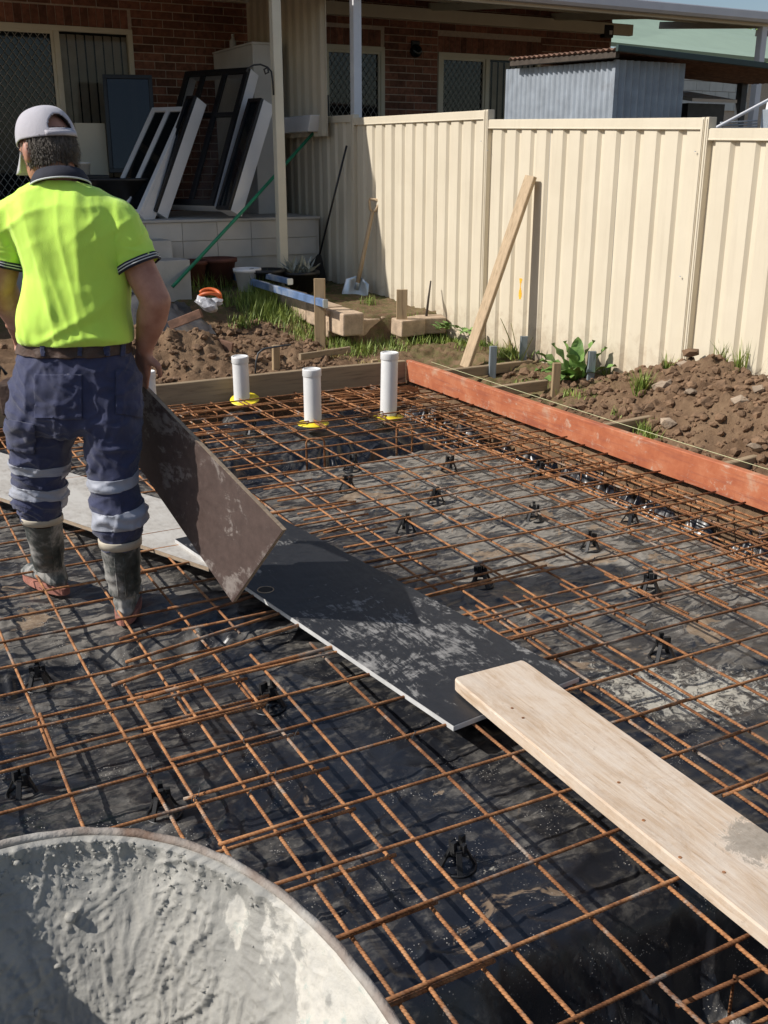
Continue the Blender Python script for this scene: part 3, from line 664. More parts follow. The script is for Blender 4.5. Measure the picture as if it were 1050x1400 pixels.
# ------------------------------------------------------------------ pipes
def pipe(label, x, y, z0, z1, r=.055, flange=True, tiltf=0, lean=(0,0)):
    root = empty('drain_pipe', (x, y, z0), label, 'pipe', 'white drain pipes standing in the slab')
    T = Matrix.Translation((x, y, z0)) @ Matrix.Rotation(lean[0], 4, 'Y') @ Matrix.Rotation(lean[1], 4, 'X') @ Matrix.Translation((-x, -y, -z0))
    def put(mb, n, m, sm=math.radians(35)):
        mb.v = [tuple(T @ Vector(p)) for p in mb.v]; return mb.build(n, m, root, sm)
    put(MB().lathe([(r,0), (r,z1-z0-.035)], (x,y,z0), 32), 'pipe_body', M['white_pvc'])
    h = z1-z0
    put(MB().lathe([(r+.0035,h-.045), (r+.0045,h-.043), (r+.0045,h-.004), (r+.001,h), (r*.9,h), (r*.86,h-.006)], (x,y,z0), 32), 'cap', M['white_pvc'])
    if flange:
        fz = .004
        mb = MB().lathe([(r+.002,fz), (.098,fz+.001), (.102,fz+.006), (.098,fz+.010), (r+.012,fz+.014), (r+.003,fz+.022)], (x,y,z0), 36)
        if tiltf:
            R = Matrix.Translation((x+.02,y,z0+.02+fz)) @ Matrix.Rotation(tiltf, 4, RGT) @ Matrix.Translation((-x,-y,-z0-fz))
            mb.v = [tuple(R @ Vector(p)) for p in mb.v]
        put(mb, 'flange', M['yellow_plastic'])
    return root
pa = at(331,548,z=-.03); pipe('white drain pipe with cap and tilted yellow flange, left of the three', pa.x, pa.y, -.05, .285, .055, True, .22, (-.015,.03))
pa = at(428,580,z=-.03); pipe('white drain pipe standing in a flat yellow flange, middle and nearest of the three', pa.x, pa.y, -.035, .325)
pa = at(531,570,z=-.04); pipe('tall white drain pipe with open socket at the right beside the bar bundle', pa.x, pa.y, -.05, .385, .055, True, 0, (.02,.0))
pa = at(203,590,z=-.05); pipe('white drain pipe mostly hidden behind the worker\'s hand', at(202,530,Y=6.2).x, 6.2, -.12, at(202,507,Y=6.2).z, .05, False)

# ------------------------------------------------------------------ boards on the mesh
def sheet(name, label, cat, quad, th, mface, medge, hole=None):
    root = empty(name, quad[0], label, cat)
    q = [Vector(p) for p in quad]; n = (q[1]-q[0]).cross(q[3]-q[0]).normalized()
    e = .0015
    MB().slab([p - n*.001 for p in q], th - .002).build('core', medge, root)
    c = sum(q, Vector())/4; q2 = [p + (c-p).normalized()*e for p in q]
    for s, nm in ((0, 'film_face'), (1, 'film_back')):
        qq = [p + n*.0006 for p in q2] if s == 0 else [p - n*(th + .0006) for p in q2]
        nu, nv = 24, 60; bm = MB(); vs = []; fs = []
        for i in range(nu+1):
            for j in range(nv+1):
                a = qq[0]+(qq[1]-qq[0])*(i/nu); b = qq[3]+(qq[2]-qq[3])*(i/nu); vs.append(a+(b-a)*(j/nv))
        for i in range(nu):
            for j in range(nv): k = i*(nv+1)+j; fs.append((k, k+nv+1, k+nv+2, k+1))
        bm.add(vs, fs); bm.build(nm, mface, root)
    return root
# black formply lying on the mesh
pz = .03
bk = [at(620,993,z=pz), at(770,917,z=pz), None, None]
d = (Vector((1.135,3.86,pz)) - bk[0]); d.z = 0; d.normalize(); s = Vector((d.y, -d.x, 0)); W = .50; Lk = 1.86
q0 = bk[0]; blackply = sheet('formply_sheet', 'black film-faced formply sheet lying on the mesh, dusted with dry concrete', 'formply', [q0, q0+s*W, q0+s*W+d*Lk, q0+d*Lk], .017, M['ply_black'], M['ply_edge_pale'])
hc = at(363,806,z=pz+.002)
ringp = [(hc.x+.030*math.cos(a), hc.y+.030*math.sin(a), pz+.0012) for a in np.linspace(0, 2*math.pi, 25)]
MB().tube(ringp, .0022, 6, False).build('hole_rim', M['ply_edge'], blackply, True)
MB().lathe([(.029, 0), (.0288, .0008)], (hc.x, hc.y, pz+.0010), 24).build('hole', M['room_dark'], blackply)
# pale dusty sheet behind the boots
g0 = at(285,776,z=.014); g1 = at(-120,640,z=.014); d = (g1-g0).normalized(); s = Vector((d.y, -d.x, 0)).normalized()
sheet('formply_sheet', 'pale cement-dusted formply strip lying behind the worker\'s boots', 'formply', [g0, g0+s*.46, g0+s*.46+d*2.6, g0+d*2.6], .017, M['ply_grey'], M['ply_edge'])
# timber plank
root = empty('timber_plank', (1.6, 1.4, .05), 'long worn pine plank lying over the black formply toward the camera', 'plank')
P0, P1 = at(632,937,z=.072), at(722,912,z=.072); xl, xr, yt = P0.x, P1.x + .02, 2.30
rings = []
prof0 = []
for k, y in enumerate([yt, yt-.006, yt-.018] + list(np.linspace(yt-.05, .35, 48))):
    z = .074 - .018*(yt-y)/1.9 + .002*math.sin(y*3.1); ww = 0.0
    ww = [.008, .003, .001][k] if k < 3 else 0.0
    xa, xb = xl + .004*math.sin(y*2.3)+ww, xr + .006*math.sin(y*1.7+1)-ww + .0*(yt-y)
    rings.append([(xa, y, z-.036), (xb, y, z-.036), (xb+.001, y, z-.004), (xb-.004, y, z), (xa+.004, y, z), (xa-.001, y, z-.004)])
m_ = MB().loft(rings); m_.build('board', M['plank'], root)
for px, py in [(715,983),(846,1069),(700,970),(880,1120),(930,1170),(990,1190)]:
    c = at(px, py, z=.068); yy = c.y; zz = .074 - .018*(yt-yy)/1.9 + .002*math.sin(yy*3.1)
    MB().lathe([(.0045,0), (.0042,.0012)], (c.x, c.y, zz), 10).build('nail_head', M['rust'], root)
# bent wire hoop behind the rear board
pts = [at(x, y, Y=6.95) for x, y in ((349,512),(350,495),(353,483),(360,477),(372,475),(385,473),(398,471))]
tag(MB().tube(pts, .007, 7).build('bent_bar', M['dark_steel'], None, True), 'dark bent bar hooking up behind the rear board, right of the left pipe', 'steel bar')
# ------------------------------------------------------------------ board held by the worker
BRc = at(318, 824, z=.085); TRc = at(387, 725, D=(RGT*0 + Vector((1.165, 2.88, 0))).dot(FWD)); TLc = at(193, 525, D=3.55)
nrm = (TRc - BRc).cross(TLc - TRc).normalized()
def on_plane(px, py):
    d = ray(px, py); o = Vector((0, 0, EYE)); return o + d*((BRc - o).dot(nrm)/d.dot(nrm))
TLe = TLc + (TLc - TRc).normalized()*.03; BLe = on_plane(172, 612)
held = sheet('formply_sheet', 'scratched brown film-faced formply offcut held up on edge by the worker', 'formply', [TRc, TLe, BLe, BRc] , .017, M['ply_brown'], M['ply_edge'])

# ------------------------------------------------------------------ wheelbarrow
WC = Vector((.075, .84)); RZ = .55
root = empty('wheelbarrow', (WC.x, WC.y, -.08), 'wheelbarrow with rusty rim, its tray coated in wet grey concrete', 'wheelbarrow')
def rim(a, s=1.0, g=0.0):
    c, n = math.cos(a), math.sin(a); e = 2/2.25
    return Vector((WC.x + math.copysign(abs(c)**e, c)*(.385*s + g), WC.y + math.copysign(abs(n)**e, n)*(.555*s + g), 0))
def tray_pt(a, t, off=0.0):
    # t 0 rim .. 1 centre of floor
    if t < .55: u = t/.55; s = 1 - .34*u**1.1; z = RZ - .30*(u**.95)
    else: u = (t-.55)/.45; s = .66*(1-u); z = RZ - .30 - .03*math.sin(u*math.pi/2)
    k = max(0, math.sin(a)); z += .035*k*(1-min(1, t/.55)) * .4
    p = rim(a, s); return Vector((p.x, p.y, z + .075*max(0, -math.cos(a))*max(0, 1 - t/.55)))
na, nt = 620, 240
A = np.linspace(0, 2*math.pi, na, endpoint=False); T = np.linspace(0.0, .985, nt)
P = np.array([[tray_pt(a, t) for a in A] for t in T])
dA = np.roll(P, -1, 1) - np.roll(P, 1, 1); dT = np.gradient(P, axis=0); Nn = np.cross(dA, dT); Nn /= np.linalg.norm(Nn, axis=2, keepdims=True)
if Nn[nt-1, 0, 2] < 0: Nn = -Nn
Ag, Tg = np.meshgrid(A, T); ux, uy = np.cos(Ag)*(1-Tg*.7)*4, np.sin(Ag)*(1-Tg*.7)*5
dryv = sst(.0, .30, np.cos(Ag - .20) - .80 + .16*fbm(ux*1.4, uy*1.4, 4, 63))*(1 - sst(.10, .34, Tg + .16*fbm(ux*1.6, uy*1.6, 4, 61)))
wx, wy = ux + .35*pnoise(ux*1.3, uy*1.3, 1), uy + .35*pnoise(ux*1.3+9, uy*1.3, 2)
web = np.maximum(0, ridge(wx*1.9, wy*1.9, 15))**9 + .8*np.maximum(0, ridge(wx*3.1+4, wy*3.1, 16))**9
drag = np.maximum(0, ridge(Ag*16 + .9*fbm(ux*1.5, uy*1.5, 3, 8), Tg*2.2, 9))**3
grain = np.maximum(0, pnoise(ux*14, uy*14, 25))**1.5 + .7*np.maximum(0, pnoise(ux*26, uy*26, 27))**1.5
patchy = sst(-.25, .35, fbm(ux*.7, uy*.7, 3, 71))
thick = .010 + .007*fbm(ux*.9, uy*.9, 4, 5) + (.0075*web + .0045*drag*sst(.05, .3, Tg))*(.25 + .75*patchy) + .0055*grain*(.2 + .8*patchy) + .003*np.maximum(0, ridge(wx*5.5, wy*5.5, 18))**4
lump = np.exp(-((Ag - 2.35)/.42)**2 - ((Tg-.26)/.2)**2); thick = thick + lump*(.022 + .03*fbm(ux*3.2, uy*3.2, 5, 77) + .012*np.maximum(0, ridge(ux*5, uy*5, 78))**2)
edge = np.exp(-(Tg/.035)**2)*sst(-.2, .5, np.sin(Ag)); thick = thick + edge*(.007 + .010*np.maximum(0, fbm(Ag*22, Tg*8, 4, 80)))
d_ = np.clip(dryv, 0, 1); thick = thick*(1 - .6*d_) + .0022*d_*np.maximum(0, fbm(ux*6, uy*6, 3, 29))
smooth_floor = sst(.42, .62, Tg); thick = thick*(1 - .45*smooth_floor)
thick = np.maximum(thick, .0025); thick[0] = -.004
Pc = P + Nn*thick[..., None]
me = bpy.data.meshes.new('concrete_coat'); co = Pc.reshape(-1, 3)
q = []
idx = np.arange(na); nx_ = (idx+1) % na
for k in range(nt-1):
    q.append(np.stack([k*na+idx, k*na+nx_, (k+1)*na+nx_, (k+1)*na+idx], 1))
q = np.concatenate(q)
me.vertices.add(len(co)); me.vertices.foreach_set('co', co.astype(np.float32).reshape(-1)); me.loops.add(len(q)*4); me.loops.foreach_set('vertex_index', q.reshape(-1).astype(np.int32))
me.polygons.add(len(q)); me.polygons.foreach_set('loop_start', np.arange(0, len(q)*4, 4, dtype=np.int32)); me.update(calc_edges=True)
me.attributes.new('dry', 'FLOAT', 'POINT').data.foreach_set('value', dryv.reshape(-1).astype(np.float32))
me.shade_smooth(); link_mesh('concrete_coat', me, M['conc'], root)
m_ = MB(); rg = []
for t in np.linspace(0, .985, 22): rg.append([tray_pt(a, t) - Vector((0, 0, .003)) for a in np.linspace(0, 2*math.pi, 64, endpoint=False)])
m_.loft(rg, cap=False); tray = m_.build('tray', M['barrow_paint'], root, True)
sm = tray.modifiers.new('thick', 'SOLIDIFY'); sm.thickness = .0025
rp = [tray_pt(a, 0) + Vector((math.cos(a)*.004, math.sin(a)*.004, .002 + .0012*math.sin(a*31) + .001*math.sin(a*67))) for a in np.linspace(0, 2*math.pi, 121)]
MB().tube(rp, .0068, 10, False).build('rim', M['barrow_rim'], root, True)
m_ = MB()
for k in range(420):
    a = random.gauss(1.55, .75); t = abs(random.gauss(0, .06)) + .005
    i = int(((a % 6.2832)/6.2832)*na) % na; j = min(nt-1, max(0, int(t/.985*nt)))
    if dryv[j, i] > .4: continue
    m_.blob(tuple(Pc[j, i]), random.uniform(.0012, .0038), .3, 1, .7)
for k in range(120):
    a = random.gauss(2.3, .4); t = random.uniform(.03, .5)
    i = int(((a % 6.2832)/6.2832)*na) % na; j = min(nt-1, max(0, int(t/.985*nt)))
    m_.blob(tuple(Pc[j, i]), random.uniform(.003, .010), .35, 1, .7)
tag(m_.build('concrete_crumbs', M['conc'], root, True), kind='stuff')
for s in (-1, 1):
    MB().tube([(WC.x+s*.16, 1.50, .12), (WC.x+s*.2, 1.15, .16), (WC.x+s*.24, .5, .24), (WC.x+s*.30, .0, .52), (WC.x+s*.31, -.35, .60)], .016, 10).build('handle_tube', M['barrow_paint'], root, True)
    MB().tube([(WC.x+s*.31, -.35, .60), (WC.x+s*.315, -.48, .61)], .019, 10).build('grip', M['black_plastic'], root, True)
    MB().tube([(WC.x+s*.23, .55, .23), (WC.x+s*.25, .48, -.05), (WC.x+s*.25, .42, -.06), (WC.x+s*.24, .36, .25)], .013, 8).build('leg', M['barrow_paint'], root, True)
wh = MB(); rings = []
for b in np.linspace(0, 2*math.pi, 28, endpoint=False):
    c = Vector((WC.x, 1.40 + .14*math.cos(b), .10 + .14*math.sin(b))); rd = Vector((0, math.cos(b), math.sin(b)))
    rings.append([c + rd*.045*math.cos(g) + Vector((.045*math.sin(g), 0, 0)) for g in np.linspace(0, 2*math.pi, 12, endpoint=False)])
rings.append(rings[0]); wh.loft(rings, False); wheel = wh.build('tyre', M['black_plastic'], root, True)
mh = MB().tube([(WC.x-.05, 1.40, .10), (WC.x+.05, 1.40, .10)], .10, 24); mh.build('hub', M['barrow_rim'], wheel, True)

# ------------------------------------------------------------------ the worker
def organic(mb_list, voxel, smooth=6, keep_tmp=False):
    big = MB()
    for m in mb_list: big.add(m.v, m.f)
    me = big.mesh('tmp'); o = bpy.data.objects.new('tmp', me); COL.link(o)
    r = o.modifiers.new('r', 'REMESH'); r.mode = 'VOXEL'; r.voxel_size = voxel; r.adaptivity = 0
    if smooth: s = o.modifiers.new('s', 'SMOOTH'); s.factor = .5; s.iterations = smooth
    dg = bpy.context.evaluated_depsgraph_get(); out = bpy.data.meshes.new_from_object(o.evaluated_get(dg)); bpy.data.objects.remove(o)
    out.shade_smooth(); return out
def cone(p0, r0, p1, r1, n=16, k=6):
    p0, p1 = Vector(p0), Vector(p1); d = (p1-p0).normalized(); pts = []; rr = []
    for i in range(k+1):
        a = math.pi/2*(i/k); pts.append(p0 - d*r0*math.cos(a)*.999); rr.append(max(1e-3, r0*math.sin(a)))
    for i in range(k+1):
        a = math.pi/2*(i/k); pts.append(p1 + d*r1*math.sin(a)*.999); rr.append(max(1e-3, r1*math.cos(a)))
    out = []; o2 = []
    for p, r in zip(pts, rr):
        if out and (p-out[-1]).length < 1e-5: continue
        out.append(p); o2.append(r)
    return MB().tube(out, o2, n)
def chain(js):
    return [cone(js[i][0], js[i][1], js[i+1][0], js[i+1][1]) for i in range(len(js)-1)]
def ell(c, r, ax=(RGT, FWD, UP), n=18):
    m = MB(); rings = []
    for i in range(1, n):
        t = math.pi*i/n; rings.append([Vector(c) + ax[0]*r[0]*math.sin(t)*math.cos(a) + ax[1]*r[1]*math.sin(t)*math.sin(a) + ax[2]*r[2]*math.cos(t) for a in np.linspace(0, 2*math.pi, 20, endpoint=False)])
    return m.loft(rings)
def oring(py, xl, xr, D, th, e=2.3, n=28, tw=0):
    a, b = at(xl, py, D=D), at(xr, py, D=D); c = (a+b)/2; w = (b-a).length/2; r_ = []
    for k in range(n):
        g = 2*math.pi*k/n; cx, sx = math.cos(g), math.sin(g)
        r_.append(c + RGT*(math.copysign(abs(cx)**(2/e), cx)*w) + FWD*(math.copysign(abs(sx)**(2/e), sx)*th))
    return r_
def ringloft(rows, n=28):
    return MB().loft([oring(*r, n=n) for r in rows])
def wrinkle(me, fn):
    nv = len(me.vertices); co = np.empty(nv*3, np.float32); me.vertices.foreach_get('co', co); co = co.reshape(-1, 3)
    no = np.empty(nv*3, np.float32); me.vertex_normals.foreach_get('vector', no); no = no.reshape(-1, 3)
    co = co + no*fn(co, no)[:, None]; me.vertices.foreach_set('co', co.astype(np.float32).reshape(-1)); me.update()
def cut(me, point, normal, cap=False):
    bm = bmesh.new(); bm.from_mesh(me)
    bmesh.ops.bisect_plane(bm, geom=bm.verts[:]+bm.edges[:]+bm.faces[:], plane_co=point, plane_no=normal, clear_outer=True)
    bm.to_mesh(me); bm.free(); return me
def patch(me, name, m, parent, pred, off, thick=.0, cuts=()):
    """raised copy of those faces of a garment that satisfy pred(x, y, z)"""
    bm = bmesh.new(); bm.from_mesh(me)
    for co_, no_ in cuts: bmesh.ops.bisect_plane(bm, geom=bm.verts[:]+bm.edges[:]+bm.faces[:], plane_co=co_, plane_no=no_)
    bm.normal_update()
    dele = [f for f in bm.faces if not pred(f.calc_center_median())]
    bmesh.ops.delete(bm, geom=dele, context='FACES')
    for v in bm.verts: v.co += v.normal*off
    if thick:
        r = bmesh.ops.extrude_face_region(bm, geom=bm.faces[:]); vs = [x for x in r['geom'] if isinstance(x, bmesh.types.BMVert)]
        for v in vs: v.co += v.normal*thick
        bmesh.ops.recalc_face_normals(bm, faces=bm.faces)
    m2 = bpy.data.meshes.new(name); bm.to_mesh(m2); bm.free(); m2.shade_smooth()
    if len(m2.vertices) == 0: print('EMPTY PATCH', name); return None
    return link_mesh(name, m2, m, parent)
def pix(p):
    d = Vector(p) - Vector((0, 0, EYE)); x, y, z = d.dot(RGT), d.dot(FWD), d.z; c, s = math.cos(PIT), math.sin(PIT)
    fw = y*c - z*s; return 525 + FOC*x/fw, 700 - FOC*(y*s + z*c)/fw

DB = 3.42
man = empty('person', (at(115, 830, z=-.07).x, at(115, 830, z=-.07).y, -.07), 'person seen from behind in lime hi-vis polo, navy trousers, gumboots and pale cap', 'person')
J = lambda px, py, D=DB: at(px, py, D=D)
# --- body: one continuous surface
neck0, headc = J(80, 258, 3.43), J(66, 205, 3.47)
fh = (RGT*-.72 + FWD*.66 + UP*-.24).normalized(); rh = fh.cross(UP).normalized(); uh = rh.cross(fh).normalized()
B = []
B += [ell(headc + uh*.012, (.080, .100, .105), (rh, fh, uh)), ell(headc - uh*.045 + fh*.030, (.062, .075, .070), (rh, fh, uh)), ell(headc - uh*.075 + fh*.055, (.040, .045, .040), (rh, fh, uh))]
B += [cone(headc + fh*.098 - uh*.002, .010, headc + fh*.116 - uh*.030, .016), ell(headc + fh*.085 + uh*.022, (.055, .018, .014), (rh, fh, uh)), ell(headc + fh*.092 - uh*.062, (.026, .014, .009), (rh, fh, uh))]
for s in (-1, 1):
    B += [ell(headc + rh*s*.083 - fh*.008 - uh*.012, (.012, .020, .034), (rh*.9 + fh*.3*-s, fh, uh))]
B += [cone(headc - uh*.06 - fh*.02, .060, neck0 + UP*.0, .066), cone(neck0, .066, J(82, 300), .09)]
B += [ringloft([(470,40,165,DB,.10), (400,45,168,DB,.105), (340,38,168,DB,.105), (300,30,158,DB,.095), (270,48,128,DB,.07)])]
shR, elR, wrR = J(158, 304, 3.43), J(213, 411, 3.39), J(198, 474, 3.47)
shL, elL, wrL = J(14, 306, 3.43), J(0, 388, 3.42), J(20, 440, 3.66)
def arm(sh, el, wr):
    mid = sh + (el-sh)*.5; fm = el + (wr-el)*.35
    return chain([(sh, .062), (mid, .056), (el, .050)]) + chain([(el, .050), (fm, .052), (wr, .031)])
B += arm(shR, elR, wrR) + arm(shL, elL, wrL)
# hands: palm, four fingers, thumb
def hand(wr, palm_dir, finger_dir, palm_side, curl, thumb_dir):
    out = []; kn = wr + palm_dir*.095
    for k in range(4):
        w = (k-1.5)*.019; out.append(cone(wr + palm_dir*.015 + palm_side*w*.6, .019, kn + palm_side*w*1.05, .0135))
        L = [.040, .045, .043, .034][k]; p = kn + palm_side*w*1.12
        d1 = (palm_dir*.75 + finger_dir*.6).normalized(); d2 = (palm_dir*.1 + finger_dir*1.0).normalized(); d3 = (-palm_dir*.7 + finger_dir*.6).normalized()
        a = p + d1*L; b = a + d2*L*.72; c = b + d3*L*.55
        out += chain([(p, .0105), (a, .0095), (b, .0088), (c, .0078)])
    t0 = wr + palm_dir*.03 - palm_side*.026; t1 = t0 + (palm_dir*.5 + thumb_dir*.8).normalized()*.045; t2 = t1 + (palm_dir*.9 + thumb_dir*.25).normalized()*.036
    out += chain([(t0, .016), (t1, .012), (t2, .0095)])
    return out
pdR = (J(193, 520, 3.53) - wrR).normalized(); bd = (TLc - TRc).normalized()
B += hand(wrR, pdR, (FWD*.55 - UP*.6 - RGT*.2).normalized(), bd, .5, (-FWD*.3 + RGT*.6).normalized())
pdL = (FWD*.8 - UP*.5 - RGT*.1).normalized()
B += hand(wrL, pdL, (-UP*.8 + FWD*.2).normalized(), RGT, .5, RGT)
# hips and legs
footR = at(168, 846, z=-.055); footL = at(66, 808, z=-.055); DR, DL = footR.dot(FWD) + .03, footL.dot(FWD) - .0
hipR, hipL = J(146, 545), J(64, 545); knR, knL = J(157, 660, (DB+DR)/2 + .03), J(56, 640, (DB+DL)/2)
ankR, ankL = at(164, 735, D=DB-.04) - UP*.03, at(57, 705, D=DB+.09) - UP*.03
B += [ringloft([(575,40,170,DB,.10), (530,32,180,DB,.115), (490,34,172,DB,.11), (450,40,166,DB,.10)])]
B += chain([(hipR, .085), (knR, .055), (ankR, .034)]) + chain([(hipL, .085), (knL, .055), (ankL, .034)])
body_me = organic(B, .0065, 5)
body = link_mesh('body', body_me, M['skin'], man)
for s in (-1, 1):
    link_mesh('eye', ell(headc + fh*.088 + rh*s*.032 + uh*.008, (.012, .010, .008), (rh, fh, uh)).mesh('eye'), M['eyewhite'], man)
# --- polo shirt
SH = [ringloft([(468,30,178,DB,.125), (455,25,180,DB,.132), (430,28,178,DB,.13), (400,33,178,DB,.126), (370,34,179,DB,.126), (335,22,180,DB,.126), (305,6,174,DB,.118), (282,8,158,DB,.10), (266,30,134,DB,.085), (252,46,112,DB+.01,.075)])]
def slv(sh, el, f):
    e = sh + (el-sh)*f; return chain([(sh, .080), (e, .074)])
SH += slv(shR, elR, .26) + slv(shL, elL, .26)
SH += [cone(J(84, 268, 3.42), .075, shR, .078), cone(J(78, 268, 3.42), .075, shL, .078)]
sh_me = organic(SH, .0065, 9)
def smooth_me(me, it):
    bm = bmesh.new(); bm.from_mesh(me)
    for _ in range(it): bmesh.ops.smooth_vert(bm, verts=bm.verts, factor=.5, use_axis_x=True, use_axis_y=True, use_axis_z=True)
    bm.to_mesh(me); bm.free()
def shirt_fold(co, no):
    r = co @ np.array(RGT); z = co[:, 2]; zz = z
    back = np.clip(-(no @ np.array(FWD)), 0, 1)
    f = .011*np.maximum(0, ridge(r*5.5 + .4*pnoise(r*2.2, zz*2.2, 3) + (zz-1.1)*.9, zz*.7 + 3, 7))**1.6 * back
    f = f + .005*np.maximum(0, ridge(r*8 + (zz-1.2)*3.0, zz*1.2, 8))**2*np.clip((zz-1.05)/.2, 0, 1)
    hem = np.clip(1 - (zz - .98)/.20, 0, 1); f = f + hem*.014*np.maximum(0, ridge(r*2.5 + 1, zz*11 + 1.5*pnoise(r*4, zz*4, 5), 12))
    f = f + .014*hem*np.clip(1-hem, 0, 1)
    f = f + .006*np.maximum(0, ridge(r*7 - zz*9, zz*5, 31))**2*np.clip((zz-1.25)/.1, 0, 1)
    f = f + .0055*np.maximum(0, ridge(r*11 + (zz-1.15)*2.6 + .35*pnoise(r*3, zz*3, 6), zz*.9 + 5, 33))**3*back + .0010*pnoise(r*40, zz*22, 36)
    return f - .004
wrinkle(sh_me, shirt_fold); smooth_me(sh_me, 1)
cut(sh_me, J(100, 466), Vector((0,0,-1)))
cut(sh_me, J(78, 252, 3.42), (UP + FWD*.25).normalized())
sh_me.shade_smooth()
shirt = link_mesh('polo_shirt', sh_me, M['hvis'], man)
s_ = shirt.modifiers.new('thick', 'SOLIDIFY'); s_.thickness = .002
def sleeve(sh, el, f1, sd):
    d = (el-sh).normalized(); a = d.cross(UP).normalized(); b = d.cross(a); L = (el-sh).length; N = 44; rg = []
    G = np.linspace(0, 2*math.pi, N, endpoint=False)
    def rad(t, g):
        base = .0765 - .006*t/f1 + .003*math.sin(2*g + sd)
        fold = float(ridge(np.array([g*1.1 + sd + t*2.2]), np.array([t*5.5 + .6*math.sin(g)]), 5 + int(sd))[0])
        return base + .0065*max(0, fold)**1.5*min(1, t*4)
    for t in np.linspace(.02, f1, 22):
        c = sh + d*L*t; rg.append([c + (a*math.cos(g)*1.0 + b*math.sin(g)*1.0)*rad(t, g) for g in G])
    o = MB().loft(rg, False).build('sleeve', M['hvis'], shirt, True); o.modifiers.new('t', 'SOLIDIFY').thickness = .002
    pc = sh + d*L*f1
    def band(t0, t1, oo, m, nm, par):
        rr = [[pc + d*t + (a*math.cos(g) + b*math.sin(g))*(rad(f1, g) + q) for g in G] for t, q in ((t0, oo-.005), (t0, oo), (t1, oo), (t1, oo-.005))]
        return MB().loft(rr, False).build(nm, m, par, True)
    band(-.018, .006, .0045, M['navy_knit'], 'cuff', shirt)
    band(-.0125, -.0095, .0060, M['white_trim'], 'trim_stripe', shirt); band(-.004, -.001, .0060, M['white_trim'], 'trim_stripe', shirt)
sleeve(shR, elR, .56, 1.0); sleeve(shL, elL, .66, 4.0)
# collar: folded band round the neck
cc = J(82, 246, 3.425); ca = (UP*.93 + FWD*.30 - RGT*.1).normalized(); a_ = ca.cross(FWD).normalized(); b_ = ca.cross(a_)
rg = []
for t, r in ((-.020, .090), (-.014, .094), (.006, .086), (.022, .076), (.024, .073), (.010, .072)):
    rg.append([cc + ca*t + (a_*math.cos(g)*1.02 + b_*math.sin(g)*.92)*r for g in np.linspace(0, 2*math.pi, 36, endpoint=False)])
col_ = MB().loft(rg, False).build('collar', M['navy_knit'], man, True)
rg = [[cc + ca*t + (a_*math.cos(g)*1.02 + b_*math.sin(g)*.92)*r for g in np.linspace(0, 2*math.pi, 36, endpoint=False)] for t, r in ((-.021,.092),(-.0205,.0955),(-.0165,.0955),(-.016,.092))]
MB().loft(rg, False).build('trim_stripe', M['white_trim'], col_, True)
# --- trousers
TR_ = [ringloft([(462,32,172,DB,.118), (480,27,176,DB,.122), (510,19,188,DB,.132), (545,14,195,DB,.136), (572,12,194,DB,.128), (590,22,188,DB,.10)])]
legL = [(545,14,112,DB+.01,.118), (580,13,106,DB+.03,.112), (610,18,98,DB+.05,.102), (640,17,92,DB+.07,.094), (662,21,88,DB+.08,.090), (684,22,87,DB+.09,.086), (698,29,82,DB+.09,.068), (714,39,75,DB+.09,.045)]
legR = [(545,100,195,DB-.0,.118), (580,112,193,DB-.01,.110), (620,121,189,DB-.02,.098), (655,123,187,DB-.03,.090), (682,127,192,DB-.035,.090), (704,130,198,DB-.04,.094), (720,133,197,DB-.04,.088), (731,137,192,DB-.04,.075), (748,144,184,DB-.04,.055)]
TR_ += [ringloft(legL), ringloft(legR)]
tr_me = organic(TR_, .006, 5)
def trouser_fold(co, no):
    r = co @ np.array(RGT); z = co[:, 2]; d = co @ np.array(FWD)
    low = np.clip((.52 - z)/.12, 0, 1); mid = np.exp(-((z-.62)/.14)**2)
    f = low*.015*np.maximum(0, ridge(r*3 + .5*pnoise(r*6, z*6, 4), z*21 + 2*pnoise(r*5, z*3, 6), 3))**1.5
    f = f + mid*.010*np.maximum(0, ridge(r*5 + z*6, z*7 - r*7, 13))**2
    f = f + .007*np.maximum(0, ridge(r*8 + z*3, z*5 + d*3, 23))**2*np.clip((z-.5)/.2, 0, 1)
    f = f + .004*pnoise(r*14, z*14, 40) + .0025*pnoise(r*30, z*30 + d*20, 41) + .005*np.maximum(0, ridge(r*11 + z*7, z*10 - d*6, 43))**4 + .005*np.maximum(0, ridge(r*6 - z*10 + d*4, z*4 + r*6, 44))**5
    return f - .004
wrinkle(tr_me, trouser_fold)
cut(tr_me, J(100, 463), Vector((0, 0, 1)))
src = tr_me.copy()
trou = link_mesh('trousers', tr_me, M['navy'], man)
def pxcuts(x0, x1, y0, y1, sl=0):
    o = Vector((0, 0, EYE)); q = [(x0, y0), (x1, y0 + sl*(x1-x0)), (x1, y1 + sl*(x1-x0)), (x0, y1)]
    return [(o, ray(*q[k]).cross(ray(*q[(k+1) % 4])).normalized()) for k in range(4)]
def px_pred(x0, x1, y0, y1, back=True, sl=0):
    def f(p):
        u, v = pix(p); return x0 < u < x1 and y0 + sl*(u-x0) < v < y1 + sl*(u-x0) and (not back or (p.dot(FWD) < DB + .02))
    return f
bt = patch(src, 'belt', M['leather'], trou, lambda p: J(100, 481).z < p.z < J(100, 466).z, .002, .004, [(J(100, 481), UP)])
for px in (60, 110, 145, 166): patch(src, 'belt_loop', M['navy'], trou, (lambda f_: lambda p: f_(p) and p.dot(FWD) < DB - .03)(px_pred(px-3, px+3, 462, 487)), .007, .003, pxcuts(px-3, px+3, 462, 487))
patch(src, 'back_pocket', M['navy'], trou, px_pred(48, 112, 512, 572), .002, .004, pxcuts(48, 112, 512, 572))
